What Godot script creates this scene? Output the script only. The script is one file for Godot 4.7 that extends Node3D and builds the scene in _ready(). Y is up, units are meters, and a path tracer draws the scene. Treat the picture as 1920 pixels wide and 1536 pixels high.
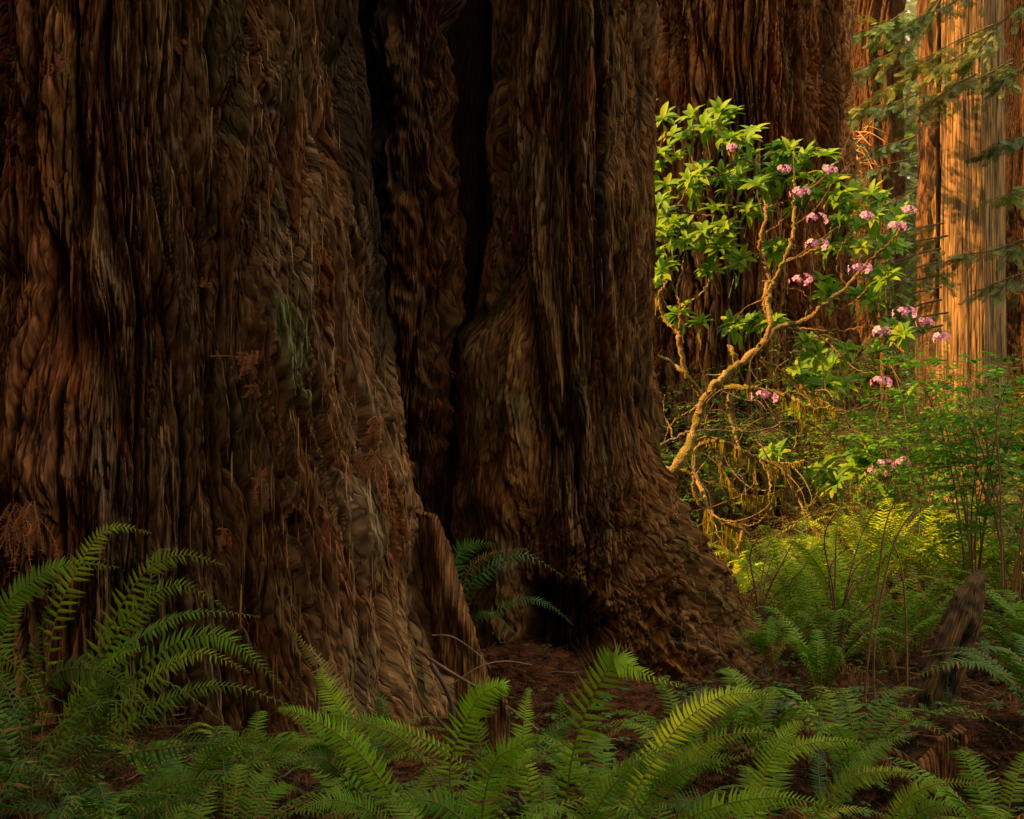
extends Node3D

# ---------------------------------------------------------------- view
const F := 2436.0        # focal length in photograph pixels (1920 x 1536)
const EYE := 1.55        # camera height in metres

var N := FastNoiseLite.new()
var M := FastNoiseLite.new()
var C := FastNoiseLite.new()   # gaps between cells
var V := FastNoiseLite.new()   # a value for each cell
var rng := RandomNumberGenerator.new()
var taken := {}
var mats := {}

func px(x: float, y: float, d: float) -> Vector3:
	return Vector3((x - 960.0) / F * d, EYE - (y - 768.0) / F * d, -d)

func rr(a: float, b: float) -> float:
	return rng.randf_range(a, b)

func numbered(n: String) -> String:
	if not taken.has(n):
		taken[n] = 0
		return n
	taken[n] += 1
	return "%s_%03d" % [n, taken[n]]

func thing(called: String, label: String, category: String, at := Vector3.ZERO, group := "") -> Node3D:
	var o := Node3D.new()
	o.name = numbered(called)
	add_child(o)
	o.position = at
	o.set_meta("label", label)
	o.set_meta("category", category)
	if group:
		o.set_meta("group", group)
	return o

func part(called: String, mesh: Mesh, mat: Material, parent: Node3D, stuff := false) -> MeshInstance3D:
	var o := MeshInstance3D.new()
	o.name = called
	o.mesh = mesh
	o.material_override = mat
	parent.add_child(o, true)
	if stuff:
		o.set_meta("kind", "stuff")
	return o

func single(called: String, mesh: Mesh, mat: Material, label: String, category: String, at := Vector3.ZERO, group := "") -> MeshInstance3D:
	var o := MeshInstance3D.new()
	o.name = numbered(called)
	o.mesh = mesh
	o.material_override = mat
	add_child(o)
	o.position = at
	o.set_meta("label", label)
	o.set_meta("category", category)
	if group:
		o.set_meta("group", group)
	return o

func scatter(called: String, mesh: Mesh, mat: Material, xs: Array, cols: Array, parent: Node = null) -> MultiMeshInstance3D:
	var mm := MultiMesh.new()
	mm.transform_format = MultiMesh.TRANSFORM_3D
	mm.use_colors = true
	mm.mesh = mesh
	mm.instance_count = xs.size()
	for i in xs.size():
		mm.set_instance_transform(i, xs[i])
		mm.set_instance_color(i, cols[i])
	var o := MultiMeshInstance3D.new()
	o.multimesh = mm
	o.material_override = mat
	o.name = called if parent else numbered(called)
	(parent if parent else self).add_child(o, true)
	o.set_meta("kind", "stuff")
	return o

# ---------------------------------------------------------------- mesh builder
class MB:
	var v := PackedVector3Array()
	var c := PackedColorArray()
	var uv := PackedVector2Array()
	var ix := PackedInt32Array()
	func add(p: Vector3, col := Color.WHITE, t := Vector2.ZERO) -> int:
		v.append(p)
		c.append(col)
		uv.append(t)
		return v.size() - 1
	func tri(a: int, b: int, d: int) -> void:
		ix.append(a)
		ix.append(b)
		ix.append(d)
	func quad(a: int, b: int, d: int, e: int) -> void:
		tri(a, b, d)
		tri(a, d, e)
	func mesh() -> ArrayMesh:
		var arr := []
		arr.resize(Mesh.ARRAY_MAX)
		arr[Mesh.ARRAY_VERTEX] = v
		arr[Mesh.ARRAY_COLOR] = c
		arr[Mesh.ARRAY_TEX_UV] = uv
		arr[Mesh.ARRAY_INDEX] = ix
		var n := PackedVector3Array()
		n.resize(v.size())
		for k in range(0, ix.size(), 3):
			var a := ix[k]
			var b := ix[k + 1]
			var d := ix[k + 2]
			var f := (v[d] - v[a]).cross(v[b] - v[a])
			n[a] += f
			n[b] += f
			n[d] += f
		for k in n.size():
			n[k] = n[k].normalized() if n[k].length_squared() > 0.0 else Vector3.UP
		arr[Mesh.ARRAY_NORMAL] = n
		var m := ArrayMesh.new()
		m.add_surface_from_arrays(Mesh.PRIMITIVE_TRIANGLES, arr)
		return m

func spline(pts: Array, steps: int) -> Array:
	var out := []
	var n := pts.size()
	for i in n - 1:
		var p0: Vector3 = pts[maxi(i - 1, 0)]
		var p1: Vector3 = pts[i]
		var p2: Vector3 = pts[i + 1]
		var p3: Vector3 = pts[mini(i + 2, n - 1)]
		for k in steps:
			out.append(p1.cubic_interpolate(p2, p0, p3, float(k) / steps))
	out.append(pts[n - 1])
	return out

# a tapering tube through the points, r0 at the first and r1 at the last; knobby makes it uneven
func tube(mb: MB, pts: Array, r0: float, r1: float, sides: int, col: Color, knobby := 0.0, col2 := Color(-1, 0, 0)) -> void:
	var n := pts.size()
	var first := mb.v.size()
	var side := Vector3.RIGHT
	for i in n:
		var t: Vector3 = (pts[mini(i + 1, n - 1)] - pts[maxi(i - 1, 0)]).normalized()
		var u := side - t * side.dot(t)
		if u.length_squared() < 1e-4:
			u = t.cross(Vector3(0.3, 1, 0.2))
		u = u.normalized()
		side = u
		var w := t.cross(u)
		var f := float(i) / maxf(n - 1, 1)
		for k in sides:
			var a := TAU * k / sides
			var r := lerpf(r0, r1, f)
			var p: Vector3 = pts[i]
			var cc := col
			if knobby > 0.0:
				var q: Vector3 = p + (u * cos(a) + w * sin(a)) * r
				r *= 1.0 + knobby * N.get_noise_3d(q.x * 18.0, q.y * 18.0, q.z * 18.0)
				if col2.r >= 0.0:
					cc = col.lerp(col2, clampf(0.5 + 1.6 * N.get_noise_3d(q.x * 7.0 + 9.0, q.y * 7.0, q.z * 7.0), 0, 1))
			mb.add(p + (u * cos(a) + w * sin(a)) * r, cc, Vector2(float(k) / sides, f))
	for i in n - 1:
		for k in sides:
			var a := first + i * sides + k
			var b := first + i * sides + (k + 1) % sides
			mb.quad(a, a + sides, b + sides, b)
	var tip := mb.add(pts[n - 1], col)
	for k in sides:
		mb.tri(first + (n - 1) * sides + k, tip, first + (n - 1) * sides + (k + 1) % sides)

# ---------------------------------------------------------------- materials
func noise_tex(freq: float, octaves: int, size: int, kind := FastNoiseLite.TYPE_SIMPLEX_SMOOTH, ridged := false, seed_ := 1) -> NoiseTexture2D:
	var n := FastNoiseLite.new()
	n.noise_type = kind
	n.frequency = freq
	n.seed = seed_
	n.fractal_type = FastNoiseLite.FRACTAL_RIDGED if ridged else FastNoiseLite.FRACTAL_FBM
	n.fractal_octaves = octaves
	var t := NoiseTexture2D.new()
	t.width = size
	t.height = size
	t.seamless = true
	t.noise = n
	return t

func grain_tex(freq: float, octaves: int, size: int, low: float, seed_: int) -> NoiseTexture2D:
	# grain that multiplies a surface's own colour
	var t := noise_tex(freq, octaves, size, FastNoiseLite.TYPE_SIMPLEX_SMOOTH, false, seed_)
	var g := Gradient.new()
	g.offsets = PackedFloat32Array([0.22, 0.5, 0.80])
	g.colors = PackedColorArray([Color(low, low * 0.96, low * 0.92), Color(0.78, 0.77, 0.76), Color(1, 1, 1)])
	t.color_ramp = g
	return t

func plate_tex() -> NoiseTexture2D:
	# flat-topped irregular scales with narrow gaps
	var t := noise_tex(0.035, 1, 1024, FastNoiseLite.TYPE_CELLULAR, false, 9)
	var n: FastNoiseLite = t.noise
	n.fractal_type = FastNoiseLite.FRACTAL_NONE
	n.cellular_return_type = FastNoiseLite.RETURN_DISTANCE2_SUB
	n.domain_warp_enabled = true
	n.domain_warp_amplitude = 14.0
	n.domain_warp_frequency = 0.03
	n.domain_warp_fractal_octaves = 3
	var g := Gradient.new()
	g.offsets = PackedFloat32Array([0.0, 0.10, 0.28, 1.0])
	g.colors = PackedColorArray([Color(0, 0, 0), Color(0.45, 0.45, 0.45), Color(0.8, 0.8, 0.8), Color(1, 1, 1)])
	t.color_ramp = g
	return t

func mat(rough: float, spec := 0.3, back := Color.BLACK) -> StandardMaterial3D:
	var m := StandardMaterial3D.new()
	m.vertex_color_use_as_albedo = true
	m.roughness = rough
	m.metallic_specular = spec
	m.cull_mode = BaseMaterial3D.CULL_DISABLED
	if back != Color.BLACK:
		m.backlight_enabled = true
		m.backlight = back
	return m

func make_materials() -> void:
	var fibre := noise_tex(0.022, 5, 1024, FastNoiseLite.TYPE_SIMPLEX_SMOOTH, false, 3)
	var b := mat(0.95, 0.2)
	b.resource_name = "bark"
	b.heightmap_enabled = true
	b.heightmap_texture = plate_tex()
	b.heightmap_scale = 1.8
	b.uv1_scale = Vector3(1.35, 0.105, 1)
	b.albedo_texture = grain_tex(0.06, 5, 1024, 0.52, 3)
	mats.bark = b
	var w := mat(0.8, 0.3)
	w.resource_name = "bare_wood"
	w.heightmap_enabled = true
	w.heightmap_texture = fibre
	w.heightmap_scale = 0.8
	w.uv1_scale = Vector3(2.5, 0.1, 1)
	w.albedo_texture = grain_tex(0.02, 5, 512, 0.4, 4)
	mats.wood = w
	var g := mat(1.0, 0.1)
	g.resource_name = "forest_soil"
	g.heightmap_enabled = true
	g.heightmap_texture = noise_tex(0.03, 5, 512, FastNoiseLite.TYPE_SIMPLEX_SMOOTH, false, 5)
	g.heightmap_scale = 2.0
	g.uv1_triplanar = true
	g.uv1_scale = Vector3(1.3, 1.3, 1.3)
	g.albedo_texture = grain_tex(0.035, 5, 1024, 0.25, 6)
	mats.soil = g
	mats.leaf = mat(0.45, 0.28, Color(0.86, 0.95, 0.28))
	mats.fern = mat(0.6, 0.22, Color(0.7, 0.8, 0.3))
	mats.fine = mat(0.6, 0.3, Color(0.9, 1.0, 0.4))
	mats.needle = mat(0.65, 0.3, Color(0.5, 0.6, 0.25))
	mats.petal = mat(0.5, 0.3, Color(1.0, 0.75, 0.9))
	mats.moss = mat(0.95, 0.1, Color(0.9, 0.85, 0.3))
	mats.twig = mat(0.75, 0.3)
	var lm := mat(0.85, 0.25)
	lm.resource_name = "mossy_branch"
	lm.heightmap_enabled = true
	lm.heightmap_texture = noise_tex(0.03, 4, 256, FastNoiseLite.TYPE_SIMPLEX_SMOOTH, false, 8)
	lm.heightmap_scale = 2.5
	lm.uv1_triplanar = true
	lm.uv1_scale = Vector3(9, 9, 9)
	lm.albedo_texture = grain_tex(0.03, 5, 512, 0.35, 7)
	mats.limb = lm
	mats.litter = mat(0.9, 0.15, Color(0.35, 0.2, 0.1))

# ---------------------------------------------------------------- ground
func ground_y(x: float, z: float) -> float:
	var y := 0.05 * N.get_noise_2d(x * 0.5, z * 0.5) + 0.02 * N.get_noise_2d(x * 1.7 + 40.0, z * 1.7)
	y += 0.16 * exp(-(pow((x - 0.05) / 0.45, 2) + pow((z + 7.25) / 0.5, 2)))      # litter mound between the trunks
	y += 0.10 * exp(-(pow((x + 2.3) / 1.1, 2) + pow((z + 5.7) / 0.8, 2)))
	y -= 0.10 * exp(-(pow((x + 0.35) / 0.6, 2) + pow((z + 6.1) / 0.5, 2)))
	y += clampf((-z - 12.0) * 0.018, 0.0, 0.5) + 0.5 * smoothstep(30.0, 70.0, -z)
	y += 0.22 * exp(-(pow((x - 2.1) / 0.55, 2) + pow((z + 5.6) / 0.6, 2)))
	return y

func build_ground() -> void:
	var mb := MB.new()
	var rings := 150
	var spokes := 220
	var cx := 0.3
	var cz := -7.0
	for i in rings + 1:
		var f := float(i) / rings
		var r := 5.5 * f + 160.0 * pow(f, 5.0)
		for k in spokes:
			var a := TAU * k / spokes
			var x := cx + r * cos(a)
			var z := cz + r * sin(a)
			var y := ground_y(x, z)
			if r < 7.0:
				y += 0.02 * N.get_noise_2d(x * 6.0, z * 6.0) + 0.012 * N.get_noise_2d(x * 17.0, z * 17.0)
			var t := clampf(0.5 + 1.3 * N.get_noise_2d(x * 3.0 + 5.0, z * 3.0), 0, 1)
			var col := Color(0.060, 0.030, 0.014).lerp(Color(0.035, 0.026, 0.012), t)
			if r > 12.0:
				col = col.lerp(Color(0.045, 0.05, 0.016), clampf(0.5 + N.get_noise_2d(x * 0.4, z * 0.4), 0, 1))
			mb.add(Vector3(x, y, z), col)
	for i in rings:
		for k in spokes:
			var a := i * spokes + k
			var b := i * spokes + (k + 1) % spokes
			mb.quad(a, b, b + spokes, a + spokes)
	var o := MeshInstance3D.new()
	o.name = "forest_ground"
	o.mesh = mb.mesh()
	o.material_override = mats.soil
	add_child(o)
	o.set_meta("kind", "structure")
	o.set_meta("label", "forest floor of brown soil and redwood litter")

# ---------------------------------------------------------------- scene
func _ready() -> void:
	var cam := Camera3D.new()
	cam.name = "camera"
	cam.position = Vector3(0, EYE, 0)
	cam.fov = rad_to_deg(2.0 * atan(768.0 / F))
	cam.near = 0.1
	cam.far = 400.0
	add_child(cam)
	cam.current = true
	var env := Environment.new()
	env.background_mode = Environment.BG_SKY
	var sky := Sky.new()
	var sm := ProceduralSkyMaterial.new()
	sm.sky_top_color = Color(1.0, 0.97, 0.86)
	sm.sky_horizon_color = Color(0.54, 0.49, 0.37)
	sm.ground_horizon_color = Color(0.30, 0.26, 0.16)
	sm.ground_bottom_color = Color(0.10, 0.08, 0.05)
	sm.sky_curve = 0.6
	sm.sun_angle_max = 2.0
	sky.sky_material = sm
	env.sky = sky
	env.background_energy_multiplier = 1.0
	env.tonemap_mode = Environment.TONE_MAPPER_LINEAR
	env.tonemap_exposure = 2.95
	env.sdfgi_enabled = true
	env.ssao_enabled = true
	env.ssil_enabled = true
	var we := WorldEnvironment.new()
	we.name = "world_environment"
	we.environment = env
	add_child(we)
	env.volumetric_fog_enabled = true
	env.volumetric_fog_density = 0.0
	var sun := DirectionalLight3D.new()
	sun.name = "sun"
	sun.light_color = Color(1.0, 0.76, 0.44)
	sun.light_energy = 1.6
	sun.light_angular_distance = 0.5
	sun.shadow_enabled = true
	add_child(sun)
	sun.look_at_from_position(Vector3.ZERO, Vector3(0.98, -0.68, -0.19), Vector3.UP)

	rng.seed = 20
	N.noise_type = FastNoiseLite.TYPE_SIMPLEX_SMOOTH
	N.fractal_type = FastNoiseLite.FRACTAL_NONE
	N.frequency = 1.0
	N.seed = 11
	M.noise_type = FastNoiseLite.TYPE_SIMPLEX_SMOOTH
	M.fractal_type = FastNoiseLite.FRACTAL_FBM
	M.fractal_octaves = 3
	M.frequency = 1.0
	M.seed = 29
	for q in [C, V]:
		q.noise_type = FastNoiseLite.TYPE_CELLULAR
		q.cellular_distance_function = FastNoiseLite.DISTANCE_EUCLIDEAN
		q.fractal_type = FastNoiseLite.FRACTAL_NONE
		q.frequency = 1.0
		q.seed = 5
	C.cellular_return_type = FastNoiseLite.RETURN_DISTANCE2_SUB
	V.cellular_return_type = FastNoiseLite.RETURN_CELL_VALUE
	make_materials()
	build_ground()
	build_trunks()
	build_wood()
	build_rhododendron()
	build_ferns()
	build_plants()
	var mist := FogVolume.new()
	mist.name = "mist"
	mist.shape = RenderingServer.FOG_VOLUME_SHAPE_BOX
	mist.size = Vector3(70, 30, 56)
	mist.position = Vector3(18, 13, -51)
	var air := FogMaterial.new()
	air.albedo = Color(1.0, 0.97, 0.86)
	air.density = 0.006
	mist.material = air
	add_child(mist)
	mist.set_meta("kind", "stuff")
	mist.set_meta("label", "pale sunlit haze among the far trees")
	mist.set_meta("category", "haze")

# ---------------------------------------------------------------- trunks
# A trunk is a ring of columns: dense on the arc a0..a1 that faces the camera, coarse behind.
# shape(angle, y) -> radius of the bare stem; dress(h, s, y, p) -> [height, colour] may change both.
# angle 0 faces the camera (+z), positive to the right (+x).
func trunk(cfg: Dictionary) -> ArrayMesh:
	var a0: float = cfg.get("a0", -1.9)
	var a1: float = cfg.get("a1", 1.9)
	var cols: int = cfg.cols
	var back: int = cfg.get("back", 24)
	var y0: float = cfg.get("y0", -0.25)
	var y1: float = cfg.y1
	var rows: int = cfg.rows
	var tall: float = cfg.get("tall", 26.0)
	var at: Vector3 = cfg.at
	var shape: Callable = cfg.shape
	var paint: Callable = cfg.paint
	var so: float = cfg.get("seed", 0.0)
	var amp: float = cfg.get("amp", 1.0)
	var plates: float = cfg.get("plates", 0.5)
	var fine: float = cfg.get("fine", 1.0)
	var ref: float = cfg.ref
	var calm: float = cfg.get("calm", 0.0)
	var burl: float = cfg.get("burl", 0.0)
	var angles := PackedFloat32Array()
	# columns evenly spaced along the bark
	var table := PackedFloat32Array([0.0])
	for i in 600:
		var ua := lerpf(a0, a1, i / 600.0)
		var ub := lerpf(a0, a1, (i + 1) / 600.0)
		var ra: float = shape.call(ua, 1.5)
		var rb: float = shape.call(ub, 1.5)
		table.append(table[i] + sqrt(maxf(1e-9, ra * ra + rb * rb - 2.0 * ra * rb * cos(ub - ua))))
	var seek := 0
	for i in cols + 1:
		var want: float = table[600] * i / cols
		while seek < 599 and table[seek + 1] < want:
			seek += 1
		angles.append(lerpf(a0, a1, (seek + clampf((want - table[seek]) / (table[seek + 1] - table[seek]), 0.0, 1.0)) / 600.0))
	for i in range(1, back):
		angles.append(lerpf(a1, a0 + TAU, float(i) / back))
	var heights := PackedFloat32Array()
	for j in rows + 1:
		heights.append(lerpf(y0, y1, float(j) / rows))
	for j in 12:
		heights.append(lerpf(y1, tall, pow((j + 1) / 12.0, 1.6)))
	# distance along the bark round the trunk, so that ridges keep their width where it bulges
	var around := PackedFloat32Array()
	var run := 0.0
	for i in angles.size():
		if i > 0:
			var ra: float = shape.call(angles[i], 1.5)
			var rb: float = shape.call(angles[i - 1], 1.5)
			run += sqrt(ra * ra + rb * rb - 2.0 * ra * rb * cos(angles[i] - angles[i - 1]))
		around.append(run + so)
	var W := angles.size()
	var H := heights.size()
	var v := PackedVector3Array()
	var c := PackedColorArray()
	var uv := PackedVector2Array()
	v.resize(W * H)
	c.resize(W * H)
	uv.resize(W * H)
	for j in H:
		var y := heights[j]
		var near := y <= y1
		var wild := burl * exp(-maxf(y, 0.0) / 0.55)
		for i in W:
			var a := angles[i]
			var R: float = shape.call(a, y)
			var s := around[i]
			var h := 0.0
			var col := Color(0.08, 0.045, 0.02)
			var dir := Vector3(sin(a), 0, cos(a))
			if near or true:
				var big := N.get_noise_2d(s * 0.9, y * 0.45)
				var wx := s + 0.10 * big + 0.022 * N.get_noise_2d(s * 3.1 + 9.0, y * 1.1)
				var wy := y
				if wild > 0.01:
					wx += wild * 0.09 * N.get_noise_2d(s * 5.0, y * 5.0 + 60.0)
					wy += wild * 0.25 * N.get_noise_2d(s * 4.0 + 30.0, y * 4.0)
				var n1 := N.get_noise_2d(wx * 3.3, wy * 0.20 + so)
				var f1 := sqrt(minf(1.0, sqrt(n1 * n1 + 0.0004) * 5.5))
				var n2 := N.get_noise_2d(wx * 7.5 + 3.0, wy * 0.62 + so)
				var f2 := sqrt(minf(1.0, sqrt(n2 * n2 + 0.0025) * 4.0))
				var n3 := N.get_noise_2d(wx * 21.0 + 1.5 * n2, wy * 1.5 + 11.0)
				var f3 := 1.0 - exp(-n3 * n3 / 0.07)
				var n4 := N.get_noise_2d(wx * 44.0 * fine, wy * 2.6)
				# flakes: strips that end in an abrupt edge
				var t := (N.get_noise_2d(wx * 6.5 + 17.0, wy * 0.75) + 0.25 * n3) * 4.0
				var fr := t - floorf(t)
				var ter := floorf(t) + smoothstep(0.0, 0.25, fr)
				# flaky plates, long down the trunk, each a little proud of the next
				var ux := wx * 16.0 + 0.9 * n3
				var uy := wy * 2.5 + 0.5 * n2
				var gap := smoothstep(-0.98, -0.80, C.get_noise_2d(ux, uy))
				var id := V.get_noise_2d(ux, uy)
				var mask := clampf(plates + 0.5 + 1.3 * M.get_noise_2d(s * 0.9, y * 0.7), 0.15, 1.0)
				var am := amp * (1.0 - calm * smoothstep(0.6, 1.15, a))
				h = am * (0.092 * f1 + 0.060 * f2 * (0.4 + 0.6 * f1) + 0.014 * f3 + 0.004 * n4 + 0.013 * ter + mask * (0.015 * gap + 0.011 * id) - 0.138)
				h += am * 0.030 * n2 * f1
				# intrinsic colour: weathered outer faces grey brown, fresh inner bark red
				var tone := M.get_noise_2d(wx * 9.0, wy * 1.1 + 5.0)
				var expose := clampf(1.15 - f1 * 0.6 - f2 * 0.5 + 0.6 * M.get_noise_2d(s * 1.6 + 8.0, y * 1.1), 0.0, 1.0)
				col = Color(0.235, 0.130, 0.060).lerp(Color(0.235, 0.080, 0.024), expose)
				col *= 1.0 + 0.45 * tone + 0.2 * n4 + 0.32 * id * mask
				if id > 0.35:
					col = col.lerp(Color(0.20, 0.155, 0.105), 0.5 * mask)
				elif id < -0.55:
					col = col.lerp(Color(0.24, 0.075, 0.022), 0.55 * mask)
				var lich := smoothstep(0.18, 0.5, M.get_noise_2d(wx * 3.0 + 70.0, wy * 0.9)) * f2
				col = col.lerp(Color(0.085, 0.080, 0.030), 0.65 * lich)
				var r: Array = paint.call(a, y, at + dir * (R + h), h, col, f1, f2, n3)
				h = r[0]
				col = r[1]
			var k := j * W + i
			v[k] = at + dir * (R + h) + Vector3(0, y, 0)
			c[k] = Color(maxf(col.r, 0.003), maxf(col.g, 0.002), maxf(col.b, 0.001))
			uv[k] = Vector2(s, y)
	var ix := PackedInt32Array()
	ix.resize((H - 1) * W * 6)
	var q := 0
	for j in H - 1:
		for i in W:
			var a := j * W + i
			var b := j * W + (i + 1) % W
			ix[q] = a
			ix[q + 1] = a + W
			ix[q + 2] = b + W
			ix[q + 3] = a
			ix[q + 4] = b + W
			ix[q + 5] = b
			q += 6
	var n := PackedVector3Array()
	n.resize(W * H)
	for j in H:
		var up := mini(j + 1, H - 1) * W
		var dn := maxi(j - 1, 0) * W
		for i in W:
			var e := (v[j * W + (i + 1) % W] - v[j * W + (i + W - 1) % W]).cross(v[dn + i] - v[up + i])
			n[j * W + i] = -e.normalized() if e.dot(v[j * W + i] - at - Vector3(0, heights[j], 0)) < 0.0 else e.normalized()
	last_v = v
	last_n = n
	last_c = c
	last_w = W
	last_rows = rows
	last_cols = cols
	var arr := []
	arr.resize(Mesh.ARRAY_MAX)
	arr[Mesh.ARRAY_VERTEX] = v
	arr[Mesh.ARRAY_NORMAL] = n
	arr[Mesh.ARRAY_COLOR] = c
	arr[Mesh.ARRAY_TEX_UV] = uv
	arr[Mesh.ARRAY_INDEX] = ix
	var m := ArrayMesh.new()
	m.add_surface_from_arrays(Mesh.PRIMITIVE_TRIANGLES, arr)
	return m

var last_v: PackedVector3Array
var last_n: PackedVector3Array
var last_c: PackedColorArray
var last_w := 0
var last_rows := 0
var last_cols := 0
var surfaces := {}

func keep(called: String, axis: Vector3) -> void:
	surfaces[called] = [last_v, last_n, last_c, last_w, last_rows, last_cols, axis]

# the point of a trunk's bark nearest to the camera that is seen at a pixel of the photograph: [position, normal]
func on_bark(called: String, x: float, y: float) -> Array:
	var s: Array = surfaces[called]
	var v: PackedVector3Array = s[0]
	var best := 1e9
	var at := 0
	for j in range(0, s[4] + 1, 3):
		var row: int = j * s[3]
		var q := v[row + s[5] / 2]
		var yy: float = 768.0 - (q.y - EYE) / -q.z * F
		if absf(yy - y) > 90.0:
			continue
		for i in range(0, s[5] + 1, 2):
			var p := v[row + i]
			var ex := 960.0 + p.x / -p.z * F - x
			var ey := 768.0 - (p.y - EYE) / -p.z * F - y
			var e := ex * ex + ey * ey - p.z * 30.0
			if e < best:
				best = e
				at = row + i
	var n: PackedVector3Array = s[1]
	return [v[at], n[at]]

# loose fibrous strips lying on the bark
func shag(called: String, count: int, size: float, parent: Node3D, amount := 1.0) -> void:
	var s: Array = surfaces[called]
	var mb := MB.new()
	for i in 6:
		var f := i / 5.0
		var w := 0.5 * sin(PI * clampf(f * 0.86 + 0.12, 0, 1)) * (1.0 - 0.3 * f)
		var lift := 0.05 + 0.30 * f * f - 0.25 * sin(PI * f)
		mb.add(Vector3(-w * 0.10, 0.5 - f, lift * 0.22), Color(0.9, 0.9, 0.9))
		mb.add(Vector3(0.01 * sin(f * 9.0), 0.5 - f, lift * 0.22 + 0.035 * w), Color(1.1, 1.1, 1.1))
		mb.add(Vector3(w * 0.10, 0.5 - f, lift * 0.22), Color(0.9, 0.9, 0.9))
	for i in 5:
		for k in 2:
			var a := i * 3 + k
			mb.quad(a, a + 1, a + 4, a + 3)
	var xs := []
	var cs := []
	while xs.size() < count:
		var k: int = rng.randi_range(14, s[4] - 14) * s[3] + rng.randi_range(2, s[5] - 2)
		var p: Vector3 = s[0][k]
		var n: Vector3 = (p - s[6]) * Vector3(1, 0, 1)
		n = n.normalized()
		var flow: Vector3 = (s[0][k - 14 * s[3]] * Vector3(0, -1, 0) + s[0][k + 14 * s[3]] * Vector3(0, 1, 0) + 0.25 * (s[0][k + 14 * s[3]] - s[0][k - 14 * s[3]])).normalized()
		n = (n - flow * n.dot(flow)).normalized()
		flow = flow.rotated(n, rr(-0.07, 0.07))
		var l := size * rr(0.4, 1.4)
		var side := flow.cross(n) * l * rr(0.25, 0.7)
		xs.append(Transform3D(Basis(side, flow * l, n * l * rr(0.25, 0.6)), p + n * 0.003))
		var c: Color = s[2][k]
		cs.append((c * rr(0.75, 1.5)).lerp(Color(0.15, 0.065, 0.026), rr(0.0, 0.45) * amount))
	scatter("bark_strips", mb.mesh(), mats.litter, xs, cs, parent)

func box_in(list: Array) -> void:
	for k in list:
		var r := Rect2(k[0][0], Vector2.ZERO)
		for p in k[0]:
			r = r.expand(p)
		k.append(r.grow(k[2] * 2.5))

func seg_distance(p: Vector2, a: Vector2, b: Vector2) -> float:
	var t := clampf((p - a).dot(b - a) / maxf((b - a).length_squared(), 1e-9), 0.0, 1.0)
	return p.distance_to(a + (b - a) * t)

func path_distance(p: Vector2, path: PackedVector2Array) -> float:
	var best := 1e9
	for i in path.size() - 1:
		best = minf(best, seg_distance(p, path[i], path[i + 1]))
	return best

func on_plane(list: Array, d: float) -> PackedVector2Array:
	var out := PackedVector2Array()
	for p in list:
		var q := px(p[0], p[1], d)
		out.append(Vector2(q.x, q.y))
	return out

func gauss(x: float, y: float, cx: float, cy: float, rx: float, ry: float) -> float:
	var u := (x - cx) / rx
	var w := (y - cy) / ry
	var e := u * u + w * w
	return exp(-e) if e < 9.0 else 0.0

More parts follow.
